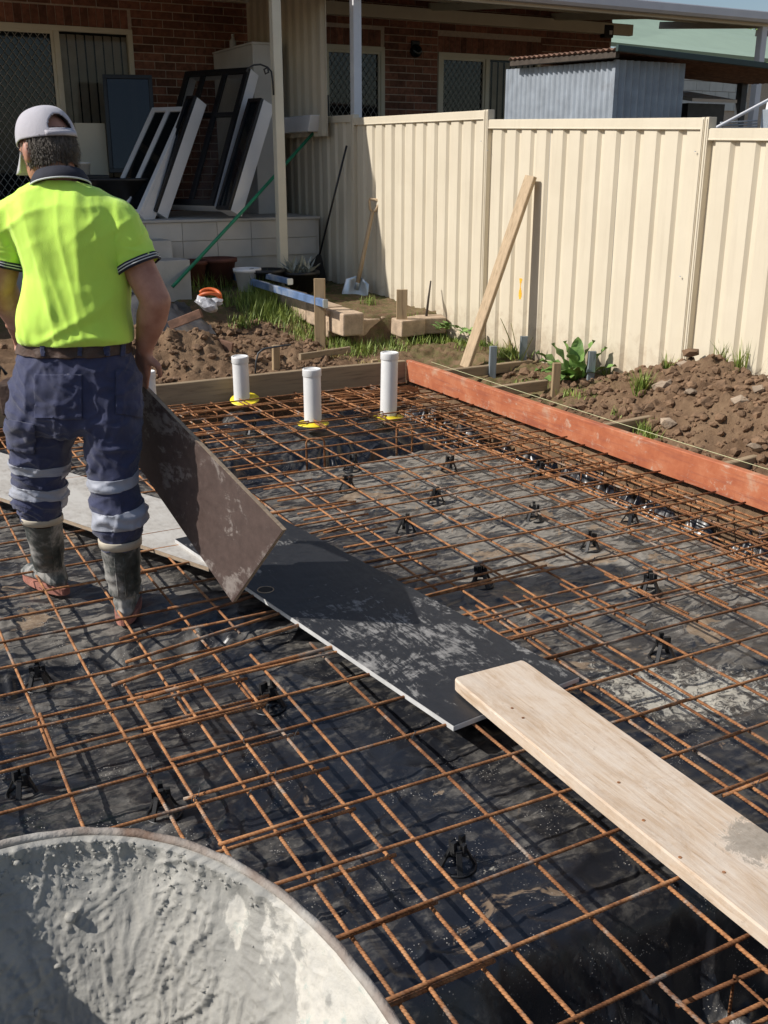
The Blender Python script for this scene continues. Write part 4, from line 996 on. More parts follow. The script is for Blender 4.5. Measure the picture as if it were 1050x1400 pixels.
patch(src, 'back_pocket', M['navy'], trou, px_pred(158, 193, 505, 566, True, .12), .002, .004, pxcuts(158, 193, 505, 566, .12))
patch(src, 'cargo_pocket', M['navy'], trou, px_pred(8, 48, 572, 612, False, .2), .003, .007, pxcuts(8, 48, 572, 612, .2))
def zband(leg, py0, py1, nm='reflective_band'):
    lx = (0, 104) if leg == 'L' else (113, 215)
    Dl = DB + (.07 if leg == 'L' else -.03); za, zb_ = at(100, py1, D=Dl).z, at(100, py0, D=Dl).z; tl = Vector((.10, -.06, 1)).normalized() if leg == 'L' else Vector((-.08, -.05, 1)).normalized()
    ca, cb = at(sum(lx)/2, py1, D=Dl), at(sum(lx)/2, py0, D=Dl)
    patch(src, nm, M['reflective'], trou, lambda p: lx[0]-30 < pix(p)[0] < lx[1] and (p-ca).dot(tl) > 0 > (p-cb).dot(tl), .0015, .002, [(ca, tl), (cb, tl)])
zband('L', 628, 641); zband('L', 660, 676); zband('R', 645, 661); zband('R', 688, 711)
# seams
seam = [J(px, py, 3.0) for px, py in ((132,480),(131,500),(128,520),(124,540),(119,560))]
# --- gumboots
def gumboot(top, foot, toe, r_top, nm, sole_h=.028):
    root_ = man; ax = (top - foot); hgt = ax.length; toe = Vector((toe.x, toe.y, 0)).normalized(); sd_ = Vector((-toe.y, toe.x, 0))
    rings = []
    for t, rx, ry, fo in ((1.0, r_top, r_top*1.08, 0), (.8, r_top*.97, r_top*1.03, 0), (.6, r_top*.92, r_top*.98, .0), (.42, r_top*.84, r_top*.90, .004), (.30, r_top*.78, r_top*.88, .012)):
        c = foot + ax*t + toe*fo; rings.append([c + sd_*rx*math.cos(g) + toe*ry*math.sin(g) for g in np.linspace(0, 2*math.pi, 28, endpoint=False)])
    shaft = MB().loft(rings)
    base = foot.copy(); fs = MB()
    prof = []
    for u in np.linspace(-.085, .195, 15):
        s = (u+.085)/.28; w = .041*min(1, (s/.12)**.5 if s < .12 else 1)*(1 + .12*math.sin((s-.35)*3)) * (1 if s < .88 else math.sqrt(max(.02, 1-((s-.88)/.12)**2)))
        h = .115 if s < .25 else .115 - .055*min(1, (s-.25)/.5); h *= 1 if s < .9 else (1-(s-.9)*4)
        c = base + toe*u; prof.append([c + sd_*w*math.cos(g) + UP*(sole_h*.6 + h*.5 + h*.5*math.sin(g)) for g in np.linspace(0, 2*math.pi, 20, endpoint=False)])
    fs.loft(prof)
    me_ = organic([shaft, fs], .006, 5); wrinkle(me_, lambda co, no: .006*pnoise(co[:, 2]*30, co @ np.array(RGT)*8, 3)*np.clip((.25-co[:, 2])/.15, 0, 1))
    cut(me_, top - ax.normalized()*.004, ax.normalized())
    b = link_mesh('gumboot', me_, M['boot'], man)
    out = []
    for u in np.linspace(0, 2*math.pi, 40, endpoint=False):
        x = .054 + math.cos(u)*.146; w = .046*math.sin(u)*(1 + .12*math.cos(u)); out.append((x, math.copysign(abs(w/.05)**.75*.05, w)))
    MB().loft([[base + toe*x + sd_*y + UP*z for x, y in out] for z in (0, .003, sole_h-.002, sole_h)]).build('sole', M['boot_sole'], b)
    rg = [[top + ax.normalized()*t + sd_*(r_top+o)*math.cos(g) + toe*(r_top*1.08+o)*math.sin(g) for g in np.linspace(0, 2*math.pi, 32, endpoint=False)] for t, o in ((-.030,.002),(-.030,.005),(0,.006),(.004,.003),(.0,-.002))]
    MB().loft(rg, False).build('cuff_band', M['boot_cuff'], b, True)
    for k, o in enumerate((-.012, .012)):
        pass
    rr_ = MB()
    for s in (-1, 1):
        back = -toe; p = [foot + ax*t + (back*math.cos(.22*s) + sd_*math.sin(.22*s)*1)*(r_top*(.86 + .17*max(0, t-.3)) + .003) for t in np.linspace(.35, .84, 8)]
        rr_.tube(p, .003, 6)
    rr_.build('back_rib', M['boot'], b, True)
    return b
footR0 = at(168, 851, z=-.07); footL0 = at(72, 808, z=-.07)
gumboot(at(164, 735, D=DB-.04), footR0 + FWD*.06, (FWD*.95 - RGT*.12), .070, 'r')
gumboot(at(57, 705, D=DB+.09), footL0 + FWD*.02, (-RGT*.75 + FWD*.65), .068, 'l')
# tool pouch at the left hip
m_ = MB(); hp = J(14, 520, 3.46)
for t, r in ((0, .0),): pass
pr_ = [[hp + RGT*x*(1 - .15*k) - UP*(.07*k) + FWD*y for x, y in ((-.03,-.06),(.03,-.06),(.035,.06),(-.035,.06))] for k in (0, 1, 1.6)]
MB().loft(pr_).build('tool_pouch', M['leather'], man, False, .008)
MB().tube([hp + UP*.02 - RGT*.01, hp + UP*.05 - RGT*.03, hp - UP*.01 - RGT*.045, hp - UP*.09 - RGT*.03], .007, 8).build('pouch_loop', M['black_plastic'], man, True)
# --- hair: shell round the back of the skull with loose strands
hr = organic([ell(headc + uh*.004 - fh*.010, (.083, .100, .100), (rh, fh, uh)), ell(headc - uh*.040 - fh*.045, (.064, .050, .046), (rh, fh, uh))], .005, 2)
wrinkle(hr, lambda co, no: .004*pnoise(co @ np.array(RGT)*60, co[:, 2]*22, 3) + .002*pnoise(co @ np.array(RGT)*120, co[:, 2]*40, 4))
bm = bmesh.new(); bm.from_mesh(hr)
def hair_ok(p):
    q = p - headc; f_, u_, s_ = q.dot(fh), q.dot(uh), q.dot(rh)
    if u_ > .045: return False
    if f_ > .028 - abs(u_)*.2: return False
    return u_ > -.058 + .008*abs(math.sin(s_*60)) - max(0, -f_-.02)*.12
bmesh.ops.delete(bm, geom=[f for f in bm.faces if not hair_ok(f.calc_center_median())], context='FACES'); bm.normal_update()
roots = [(f.calc_center_median().copy(), f.normal.copy()) for f in bm.faces]; bm.to_mesh(hr); bm.free()
hair = link_mesh('hair', hr, M['hair'], man); hair.modifiers.new('t', 'SOLIDIFY').thickness = .004
random.shuffle(roots); m_ = MB()
for p, n in roots[:1500]:
    t = (-uh*.8 + n*.28 + Vector((random.uniform(-.35,.35), random.uniform(-.35,.35), 0))).normalized(); L = random.uniform(.010,.020)
    s_ = t.cross(n).normalized()*.0011; e = p + t*L - n*.001
    m_.add([p - s_ + n*.0005, p + s_ + n*.0005, p + t*L*.6 + s_*.8 + n*.0035, p + t*L*.6 - s_*.8 + n*.0035, e], [(0,1,2,3), (3,2,4)])
tag(m_.build('strands', M['hair'], hair), kind='stuff')
# --- cap
fc = (fh*1.0 + UP*-.02).normalized(); tilt = (uh*.96 + fh*.04).normalized()
cr = rh; cf = tilt.cross(cr).normalized()
if cf.dot(fh) < 0: cf = -cf
cbase = headc + uh*.030 - fh*.004
m_ = MB(); rings = []; na_, nt_ = 120, 30
for i in range(nt_+1):
    t = i/nt_*math.pi/2*.985; r = math.cos(t)**.62; hgt = math.sin(t)
    rings.append([cbase + (cr*math.cos(g)*.0915 + cf*math.sin(g)*.108)*r*(1 + .006*math.cos(6*g)) + tilt*(.098*hgt) - tilt*(.018*(1-hgt))*max(0, -math.sin(g)) for g in np.linspace(0, 2*math.pi, na_, endpoint=False)])
vs = [p for r in rings for p in r]; fs = []
for i in range(nt_):
    for j in range(na_):
        g = (j+.5)/na_*2*math.pi; back = abs((g - 1.5*math.pi)); arch = .46*math.sqrt(max(0, 1 - ((i-4)/8.5)**2))
        if back < arch and 4 <= i < 13: continue
        k = (j+1) % na_; fs.append((i*na_+j, i*na_+k, (i+1)*na_+k, (i+1)*na_+j))
fs.append(tuple(range(nt_*na_, nt_*na_+na_))); m_.add(vs, fs); cap = m_.build('cap', M['cap'], man, True); cap.modifiers.new('t', 'SOLIDIFY').thickness = .003
strap = MB(); G = np.linspace(1.5*math.pi-.62, 1.5*math.pi+.62, 14)
rg = [[cbase + (cr*math.cos(g)*.0915 + cf*math.sin(g)*.108)*1.012 + tilt*z - tilt*.018*max(0, -math.sin(g)) for z in (.0, .016)] for g in G]
vs = [p for r in rg for p in r]; strap.add(vs, [(2*i, 2*i+2, 2*i+3, 2*i+1) for i in range(len(G)-1)]); st2 = strap.build('strap', M['cap'], cap, True); st2.modifiers.new('t', 'SOLIDIFY').thickness = .003
br = MB(); rg = []
for i, u in enumerate(np.linspace(0, 1, 7)):
    rg.append([cbase + cr*(math.sin(g)*.086*(1-.15*u)) + cf*(.100*math.cos(g) + .095*u*math.cos(g*.85)) - tilt*(.004 + .050*u + .026*math.sin(g)**2) for g in np.linspace(-1.15, 1.15, 17)])
vs = [p for r in rg for p in r]; br.add(vs, [(i*17+j, i*17+j+1, i*17+18+j, i*17+17+j) for i in range(6) for j in range(16)])
bo = br.build('brim', M['cap'], cap, True); bo.modifiers.new('t', 'SOLIDIFY').thickness = .004
MB().blob(cbase + tilt*.099, .007, .05, 2, .6).build('button', M['cap'], cap, True)
# ------------------------------------------------------------------ cream steel fence
FX = 4.81
fence = empty('steel_fence', (FX, 7.2, .2), 'cream ribbed steel fence with stepped panels along the right side', 'fence')
def fsheet(y0, y1, z0, z1, nrib, zf):
    """one ribbed sheet; profile along Y, front toward -X"""
    p = (y1-y0)/nrib; prof = []
    for k in range(nrib):
        a = y0 + k*p
        prof += [(a, .012), (a+.10*p, -.012), (a+.70*p, -.012), (a+.82*p, .012)]
    prof.append((y1, .012)); m = MB(); n = len(prof)
    zs = [z0, (z0+z1)/2, z1]
    vs = [(FX+x+random.uniform(-.0008,.0008), y, z if z < z1 else zf(y)-.02) for z in zs for y, x in prof]
    fs = [(r*n+i, r*n+i+1, (r+1)*n+i+1, (r+1)*n+i) for r in range(2) for i in range(n-1)]
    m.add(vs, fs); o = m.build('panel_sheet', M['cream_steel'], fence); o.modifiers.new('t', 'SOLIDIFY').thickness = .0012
    return o
PY = [12.0, 9.62, 7.24, 4.86, 2.48, .1]
TZ = [(1.97,2.0), (1.915,1.94), (1.775,1.845), (1.655,1.715), (1.56,1.6)]
for k in range(5):
    ya, yb = PY[k+1], PY[k]; za_, zb_ = TZ[k]; zt = (za_+zb_)/2; zb = zt - 1.85; zf = lambda y: za_ + (zb_-za_)*(y-ya)/(yb-ya)
    w = (yb-ya-.05)/3
    for i in range(3): fsheet(ya+.025+i*w, ya+.025+(i+1)*w-.004, zb, zt-.02, 4, zf)
    m = MB()
    for pts in ([(FX-.022,ya+.02), (FX+.022,yb-.02)],):
        m.box((FX-.024, ya+.024, zt-.045), (FX+.024, yb-.024, zt+.012)); m.box((FX-.019, ya+.024, zt+.012), (FX+.019, yb-.024, zt+.018)); m.box((FX-.027, ya+.024, zt-.05), (FX-.0225, yb-.024, zt-.041))
        m.v = [(p[0], p[1], p[2] + zf(p[1]) - zt) for p in m.v]
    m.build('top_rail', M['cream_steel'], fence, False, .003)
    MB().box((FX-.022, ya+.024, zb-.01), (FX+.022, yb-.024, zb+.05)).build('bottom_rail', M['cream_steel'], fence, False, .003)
for k, y in enumerate(PY):
    zt = max(TZ[min(k, 4)][1], TZ[max(k-1, 0)][0]) + .02; m = MB(); ln = [0, -.004, .0, .012, 0, 0][k]
    for s in (-1, 1):
        y0, y1 = sorted((y + s*.004, y + s*.032)); m.box((FX-.032, y0, -.1), (FX+.032, y1, zt)); m.box((FX-.037, y+s*.016-.007, -.1), (FX-.0325, y+s*.016+.007, zt-.01))
    m.box((FX-.026, y-.0035, -.1), (FX+.026, y+.0035, zt-.004))
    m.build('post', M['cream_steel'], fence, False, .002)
for py, z in ((7.30,1.70),(7.20,1.63),(4.95,.85),(4.92,1.6)):
    MB().lathe([(.006,0),(.005,.004)], (FX-.03, py, z), 8).build('screw', M['galv'], fence)
c = at(711, 395, X=FX-.016); m = MB()
for k in range(9):
    zz = c.z - .08 + k*.018; w = .014 + .010*math.sin(k*.9)
    m.box((FX-.0145-.001*(k % 2), c.y-w, zz), (FX-.0125, c.y+w*.8, zz+.0175))
m.build('spray_mark', M['spray'], fence)

# ------------------------------------------------------------------ brick house (two units under one wall)
WY = 12.2
house = empty('brick_house', (4.0, WY, .3), 'red-brown brick house with sliding windows, security screens and shaded veranda', 'house')
WINS = [(1.35, 3.36, 1.05, 2.93), (5.10, 6.52, 1.05, 2.90), (7.30, 8.90, 1.4, 2.88)]
m = MB(); XA, XB, ZA, ZB = -3.0, 10.10, .3, 3.55
xs_ = [XA] + [v for w in WINS for v in (w[0], w[1])] + [XB]
for i in range(0, len(xs_), 2): m.box((xs_[i], WY+.006, ZA), (xs_[i+1], WY+.12, ZB))
for (a, b, c, d) in WINS: m.box((a, WY+.006, ZA), (b, WY+.12, c)); m.box((a, WY+.006, d), (b, WY+.12, ZB))
wall = m.build('wall', M['mortar'], house)
def brick_mesh(w, h, nm):
    mm = MB().box((0, 0, 0), (w, .10, h)).mesh(nm); mm.materials.append(M['brick']); return mm
BMS = {}
vis = []; hid = []
def inwin(x0, x1, z0, z1):
    return any(x1 > a + .01 and x0 < b - .01 and z1 > c + .01 and z0 < d + .19 for a, b, c, d in WINS)
row = 0; z = ZA
while z < ZB - .07:
    x = XA + (.12 if row % 2 else 0) - .12
    while x < XB:
        x0, x1 = max(x, XA), min(x+.23, XB)
        segs = [(x0, x1)]
        for a, b, c, d in WINS:
            if z + .076 > c + .01 and z < d + .19:
                ns = []
                for s0, s1 in segs:
                    if s1 <= a or s0 >= b: ns.append((s0, s1))
                    else:
                        if s0 < a - .03: ns.append((s0, a-.005))
                        if s1 > b + .03: ns.append((b+.005, s1))
                segs = ns
        for s0, s1 in segs:
            if s1 - s0 > .04:
                u, v = pix((s0+.1, WY, z+.04)); (vis if (-10 < u < 1060 and -8 < v < 180) else hid).append((s0, s1-s0, z, .076))
        x += .24
    z += .086; row += 1
for a, b, c, d in WINS:   # soldier courses over the openings
    x = a
    while x < b - .05:
        e = (x, .076, d + .005, .185); u, v = pix((x, WY, d+.1)); (vis if (-10 < u < 1060 and -8 < v < 180) else hid).append(e); x += .086
def key(e):
    p = Vector((e[0], WY, e[2])); return (p - Vector((0, 0, EYE))).length + (0 if pix(p)[1] < 160 else 3)
vis.sort(key=key); hid += vis[300:]; vis = vis[:300]
off = ORG[wall.name]
for (x, w, z, h) in vis:
    k = (round(w, 2), h)
    if k not in BMS: BMS[k] = brick_mesh(k[0], h, 'brick')
    o = bpy.data.objects.new('brick', BMS[k]); COL.link(o); o.parent = wall
    o.location = Vector((x, WY + random.uniform(-.0025, .0025), z)) - off
m = MB()
for (x, w, z, h) in hid: m.box((x, WY, z), (x+w, WY+.1, z+h))
tag(m.build('bricks_beyond', M['brick'], wall), kind='stuff')
MB().box((XA, WY+.13, ZA), (XB, WY+3.0, ZB)).build('rooms', M['room_dark'], house) if False else None
m = MB(); m.box((XA, WY+1.0, ZA), (XB, WY+1.05, ZB)); m.box((XA, WY+.13, ZA-.05), (XB, WY+1.0, ZA)); m.box((XA, WY+.13, ZB), (XB, WY+1.0, ZB+.05)); m.box((XB-.02, WY+.13, ZA), (XB, WY+1, ZB)); m.build('room_wall', M['room_dark'], house)
m = MB().box((XB-.1, WY+.13, ZA), (XB, WY+6, ZB)); m.build('side_wall', M['brick'], house)
def window(a, b, c, d, screen, blind, split=.5):
    root = empty('window', (0, 0, 0)); root.parent = house; root.location = Vector((a, WY, c)) - ORG[house.name]; ORG[root.name] = Vector((a, WY, c))
    F = .055; y0, y1 = WY - .018, WY + .05; mid = a + (b-a)*split
    m = MB(); m.box((a, y0, d-F), (b, y1, d)); m.box((a, y0, c), (b, y1, c+F)); m.box((a, y0, c+F), (a+F, y1, d-F)); m.box((b-F, y0, c+F), (b, y1, d-F)); m.box((mid-.03, y0-.004, c+F), (mid+.03, y1, d-F))
    m.build('frame', M['cream_paint'], root, False, .003)
    for (x0, x1, is_s) in ((a+F, mid-.03, screen == 'L'), (mid+.03, b-F, screen == 'R')):
        MB().box((x0, WY+.03, c+F), (x1, WY+.036, d-F)).build('pane', M['glass_dark'] if is_s else M['glass'], root)
        if is_s:
            g = MB(); w, h = x1-x0, d-c-2*F; st = .078; k = -h
            sm_ = MB(); fr = .03
            sm_.box((x0, WY-.002, c+F), (x0+fr, WY+.02, d-F)); sm_.box((x1-fr, WY-.002, c+F), (x1, WY+.02, d-F)); sm_.box((x0+fr, WY-.002, c+F), (x1-fr, WY+.02, c+F+fr)); sm_.box((x0+fr, WY-.002, d-F-fr), (x1-fr, WY+.02, d-F)); sm_.build('screen_frame', M['cream_paint'], root)
            ax, bx, cz, dz = x0+fr, x1-fr, c+F+fr, d-F-fr; w, h = bx-ax, dz-cz; sl = 1.35
            k = -h/sl
            while k < w + h/sl:
                for sgn in (1, -1):
                    p = []
                    # line x = ax + k + sgn*(z-cz)/sl (for sgn -1 mirrored)
                    for zz in (cz, dz):
                        p.append((ax + (k + (zz-cz)/sl if sgn > 0 else w - k - (zz-cz)/sl), zz))
                    (xa, za), (xb, zb) = p
                    # clip to x range
                    def clip(xa, za, xb, zb):
                        if xa > xb: xa, za, xb, zb = xb, zb, xa, za
                        if xb <= ax or xa >= bx: return None
                        if xa < ax: za += (zb-za)*(ax-xa)/(xb-xa); xa = ax
                        if xb > bx: zb = za + (zb-za)*(bx-xa)/(xb-xa); xb = bx
                        return xa, za, xb, zb
                    r = clip(xa, za, xb, zb)
                    if r and abs(r[0]-r[2]) > .01: g.tube([(r[0], WY+.010+.002*sgn, r[1]), (r[2], WY+.010+.002*sgn, r[3])], .0035, 4, False)
                k += st
            tag(g.build('security_screen', M['screen_wire'], root), kind='stuff')
    if blind:
        x = (mid+.03 if screen == 'L' else a+F) ; xe = (b-F if screen == 'L' else mid-.03)
        while x < xe - .05:
            r = random.uniform(.25, .5); m = MB(); m.box((x, WY+.06, c+.1), (x+.088, WY+.063, d-F-.02))
            for i, p in enumerate(m.v):
                if p[0] > x + .04: m.v[i] = (p[0], p[1]+.07*r, p[2])
            m.build('blind_slat', M['blind'], root); x += .098
    return root
window(*WINS[0], 'L', True, .59); window(*WINS[1], 'R', False, .42); window(*WINS[2], 'L', True, .47)
# veranda: beams, rafters, roof sheet, posts and gutter
m = MB().box((XA, WY-.09, 3.27), (4.74, WY-.006, 3.40)); m.build('ledger_beam', M['cream_paint'], house)
MB().box((4.88, WY-.09, 3.22), (10.4, WY-.006, 3.36)).build('ledger_beam', M['cream_paint'], house)
RF = 9.92
for (x0, x1, ze, nm) in ((-6.0, 4.76, 3.09, 'a'), (4.86, 13.2, 3.17, 'b')):
    m = MB(); n = int((x1-x0)/.10); vs = []
    for j, (y, z) in enumerate(((RF-.06, ze+.09), (WY+.15, ze+.36))):
        for i in range(n+1):
            vs.append((x0+(x1-x0)*i/n, y, z + (.018 if i % 4 < 2 else 0)))
    m.add(vs, [(i, i+1, n+2+i, n+1+i) for i in range(n)]); rf = m.build('veranda_roof', M['dark_steel'], house); rf.modifiers.new('t', 'SOLIDIFY').thickness = .004
    MB().box((x0, RF-.02, ze-.05), (x1, RF+.03, ze+.08)).build('fascia', M['cream_paint'], house)
    gt = MB(); gt.loft([[(x, RF-.025, ze+.095), (x, RF-.15, ze+.095), (x, RF-.155, ze+.085), (x, RF-.15, ze+.01), (x, RF-.12, ze-.02), (x, RF-.025, ze-.02)] for x in (x0, x1)]); gt.build('gutter', M['white_paint'], house)
    y = RF + .75
    while y < WY - .2:
        zz = ze + .09 + .27*(y-RF)/(WY-RF); MB().box((x0, y-.03, zz-.10), (x1, y+.03, zz-.006)).build('purlin', M['cream_paint'], house); y += .75
    x = x0 + .4
    while x < x1:
        if x < 5 or nm == 'b': MB().beam((x, RF+.03, ze+.0), (x, WY-.01, ze+.22), .05, .09, (1,0,0)).build('rafter', M['cream_paint'], house)
        x += 1.9
def vpost(label_, x, y, z0, z1, mt):
    m = MB().box((x-.045, y-.045, z0), (x+.045, y+.045, z1)); m.box((x-.07, y-.07, z0), (x+.07, y+.07, z0+.012)); return m.build('post', mt, house, False, .006)
pA = at(380, 150, Y=9.86); vpost('', pA.x, 9.86, .3, 3.05, M['cream_paint'])
pB = at(484, 80, Y=10.0); vpost('', pB.x+.02, 10.0, .2, 3.13, M['white_paint'])
pC = at(1036, 100, Y=9.95); vpost('', pC.x, 9.95, .2, 3.13, M['white_paint'])
# cream ribbed partition between the units
m = MB(); ys_ = np.arange(10.05, 12.2, .05); vs = []
for z in (1.8, 3.3):
    for i, y in enumerate(ys_): vs.append((4.70 + (.018 if i % 4 < 2 else 0), y, z))
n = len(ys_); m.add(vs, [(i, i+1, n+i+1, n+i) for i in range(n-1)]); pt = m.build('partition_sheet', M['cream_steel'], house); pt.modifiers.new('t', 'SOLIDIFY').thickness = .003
# wall lamp and floodlight
c = at(567, 70, Y=WY); lm = MB().lathe([(.0,.0),(.075,.0),(.08,.02),(.07,.06),(.05,.08),(.0,.085)], (0,0,0), 20)
lm.v = [(c.x+p[0], WY-.01-p[2], c.z+p[1]) for p in lm.v]; lm.build('wall_lamp', M['glass_dark'], house, True)
MB().box((c.x-.06, WY-.03, c.z+.05), (c.x+.06, WY-.004, c.z+.12)).build('lamp_bracket', M['black_frame'], house, False, .01)
c = at(828, 46, Y=WY); MB().box((c.x-.10, WY-.10, c.z-.06), (c.x+.06, WY-.006, c.z+.10)).build('floodlight', M['black_frame'], house, False, .01)
MB().box((c.x-.02, WY-.107, c.z-.02), (c.x+.03, WY-.101, c.z+.03)).build('floodlight_lens', M['white_paint'], house)

# ------------------------------------------------------------------ porch, steps, white partition box
porch = empty('porch', (3.2, 10.2, .4), 'tiled porch with concrete steps in front of the brick wall', 'porch')
PZ = 1.0; PF = 10.22
MB().box((-3.0, PF+.02, .2), (4.68, WY-.005, PZ-.02)).build('porch_base', M['concrete_step'], porch)
MB().box((-3.02, PF-.02, PZ-.02), (4.68, WY-.005, PZ+.005)).build('porch_slab', M['concrete_step'], porch, False, .004)
x = -1.2
while x < 4.5:
    MB().box((x, PF, PZ-.20), (min(x+.36, 4.66), PF+.019, PZ-.024)).build('tile', M['tile'], porch); x += .365
    MB().box((x-.365, PF+.004, PZ-.375), (min(x-.005, 4.66), PF+.019, PZ-.206)).build('tile', M['tile'], porch)
for (x1, z1, y0) in ((2.98, PZ-.17, PF-.28), (3.06, PZ-.335, PF-.56)):
    MB().box((1.9, y0, .25), (x1, PF-.001 if z1 > .75 else PF-.281, z1)).build('step', M['concrete_step'], porch, False, .006)
wb = empty('white_partition', (4.2, 11, 1), 'white painted low partition box on the porch, window frames leaning on it', 'partition')
cA = at(345, 60, Y=10.95)
MB().box((cA.x, 10.95, PZ+.006), (cA.x+.30, WY-.01, cA.z)).build('box', M['white_wall'], wb, False, .006)
MB().box((cA.x-.012, 10.935, cA.z+.001), (cA.x+.312, WY-.01, cA.z+.022)).build('top_board', M['white_wall'], wb, False, .003)
c = at(318, 52, X=cA.x+.12); b_ = MB().lathe([(.035,0),(.037,.01),(.037,.09),(.02,.115),(.014,.12),(.014,.15),(.016,.15),(.016,.165)], (c.x, c.y, cA.z+.023), 16)
tag(b_.build('bottle', M['white_wall'], None, True), 'pale bottle standing on top of the white partition', 'bottle')
c2 = at(342, 56, X=cA.x+.12); m = MB()
for k in range(3): m.blob((c2.x+.02*k, c2.y+.03*k, cA.z+.04), .04, .2, 2, .5)
tag(m.build('dark_cloth', M['black_frame'], None, True), 'small dark bundle on top of the white partition', 'bundle')

# ------------------------------------------------------------------ window frames leaning on the porch
def leaning_frame(label, bl, br, tr, tl, depth, mull=(), trans=(), deep_mat='white_paint', face='black_frame', bar=.07, glassm='glass_dark'):
    """frame rectangle given by four corners; depth = how far the reveal goes back"""
    q = [Vector(p) for p in (bl, br, tr, tl)]; root = empty('window_frame', q[0], label, 'window frame', 'window frames leaning on the porch')
    n = (q[1]-q[0]).cross(q[3]-q[0]).normalized()
    if n.dot(Vector((0,0,EYE)) - q[0]) < 0: n = -n
    ux = (q[1]-q[0]); uy = (q[3]-q[0]); W, H = ux.length, uy.length; ux.normalize(); uy.normalize()
    def P(a, b, c): return q[0] + ux*a + uy*b + n*c
    def bx(a0, a1, b0, b1, c0, c1, nm, mt, par=root):
        m = MB(); m.add([P(a0,b0,c0),P(a1,b0,c0),P(a1,b1,c0),P(a0,b1,c0),P(a0,b0,c1),P(a1,b0,c1),P(a1,b1,c1),P(a0,b1,c1)], [(0,3,2,1),(4,5,6,7),(0,1,5,4),(1,2,6,5),(2,3,7,6),(3,0,4,7)]); return m.build(nm, mt, par, False, .003)
    mf = M[face]
    bx(0, W, 0, bar, -.035, 0, 'rail', mf); bx(0, W, H-bar, H, -.035, 0, 'rail', mf); bx(0, bar, bar, H-bar, -.035, 0, 'stile', mf); bx(W-bar, W, bar, H-bar, -.035, 0, 'stile', mf)
    for a in mull: bx(W*a-bar*.5, W*a+bar*.5, bar, H-bar, -.034, -.001, 'mullion', mf)
    for b in trans: bx(bar, W-bar, H*b-bar*.4, H*b+bar*.4, -.033, -.002, 'transom', mf)
    bx(bar, W-bar, bar, H-bar, -.022, -.016, 'pane', M[glassm])
    if depth:
        t = .02; d0, d1 = -.036-depth, -.036
        bx(0, t, 0, H, d0, d1, 'reveal', M[deep_mat]); bx(W-t, W, 0, H, d0, d1, 'reveal', M[deep_mat]); bx(t, W-t, H-t, H, d0, d1, 'reveal', M[deep_mat]); bx(t, W-t, 0, t, d0, d1, 'reveal', M[deep_mat])
    return root
def lean(label, br_px, D, w, a, sh, h, depth, **k):
    """frame standing on its lower edge: br_px its lower right corner, width vector to the right and nearer, tops leaning back to the right"""
    P0 = at(*br_px, D=D); Wv = RGT*w - FWD*a; b = w*sh/a; Sv = RGT*sh + UP*h + FWD*b
    return leaning_frame(label, P0 - Wv, P0, P0 + Sv, P0 - Wv + Sv, depth, **k)
lean('tall black window frame with transom bar and white reveal, leaning toward the partition', (290,280), 10.70, .74, .50, .36, 1.32, .13, mull=(.30,.64), trans=(.66,), glassm='glass', bar=.055)
lean('narrow black and white frame leaning at the right end, beside the post', (312,286), 10.55, .15, .14, .33, 1.05, .15, bar=.035)
lean('small white-sided sash leaning in front of the tall black frame', (190,292), 10.45, .40, .22, .40, 1.02, .18, mull=(.5,), face='white_paint', bar=.05)
lean('slim white-sided sash leaning between the small sash and the tall frame', (212,288), 10.62, .10, .08, .38, 1.10, .14, bar=.03)
lean('short black frame leaning behind the narrow right hand frame', (322,290), 10.75, .12, .10, .30, 1.0, .06, bar=.03)
P0 = at(150,236,D=11.5); Wv = RGT*.50 + FWD*.1; leaning_frame('square black framed pane standing against the sliding door', P0, P0+Wv, P0+Wv+UP*.98+FWD*.1-RGT*.02, P0+UP*.98+FWD*.1-RGT*.02, 0, glassm='glass_dark', bar=.04)
# dark tub / table left of the frames
tb = empty('black_tub', at(175,270,D=10.6), 'black plastic tub standing on the porch beside the worker\'s shoulder', 'tub')
c = at(160, 268, D=10.9); MB().lathe([(.26,0),(.34,.36),(.36,.36),(.36,.39),(.33,.39),(.25,.02)], (c.x, c.y, PZ+.006), 28, 1.3, 1).build('tub_body', M['black_plastic'], tb, True)
c = at(116, 236, D=10.9); pj = empty('paint_pot', c, 'small pale pot beside the cap of the worker', 'pot')
MB().lathe([(.05,0),(.06,.10),(.064,.10),(.064,.12),(.05,.12)], (c.x, c.y, c.z-.02), 20).build('pot_body', M['white_wall'], pj, True)
cc_ = MB().box((c.x-.5, c.y-.2, PZ+.006), (c.x+.2, c.y+.25, c.z-.022)); tag(cc_.build('crate', M['black_plastic'], None, False, .01), 'dark storage crate under the small pale pot', 'crate')
c = at(126,205,D=11.6); tag(MB().box((c.x-.16, c.y, PZ+.006), (c.x+.16, c.y+.12, c.z+.27)).build('carton', M['cream_paint'], None, False, .004), 'pale carton standing in front of the blinds, behind the cap', 'carton')

# ------------------------------------------------------------------ scroll bracket on the post
c = at(373, 130, Y=9.8)
pts = [at(x, y, Y=9.80) for x, y in ((374,130),(373,112),(371,98),(366,92),(361,95),(363,101),(367,99),(366,92),(356,88),(347,89),(340,93),(337,97),(340,99))]
tag(MB().tube(pts, .009, 6).build('plant_bracket', M['black_frame'], None, True), 'black scrolled plant hanger bracket on the cream post', 'bracket')

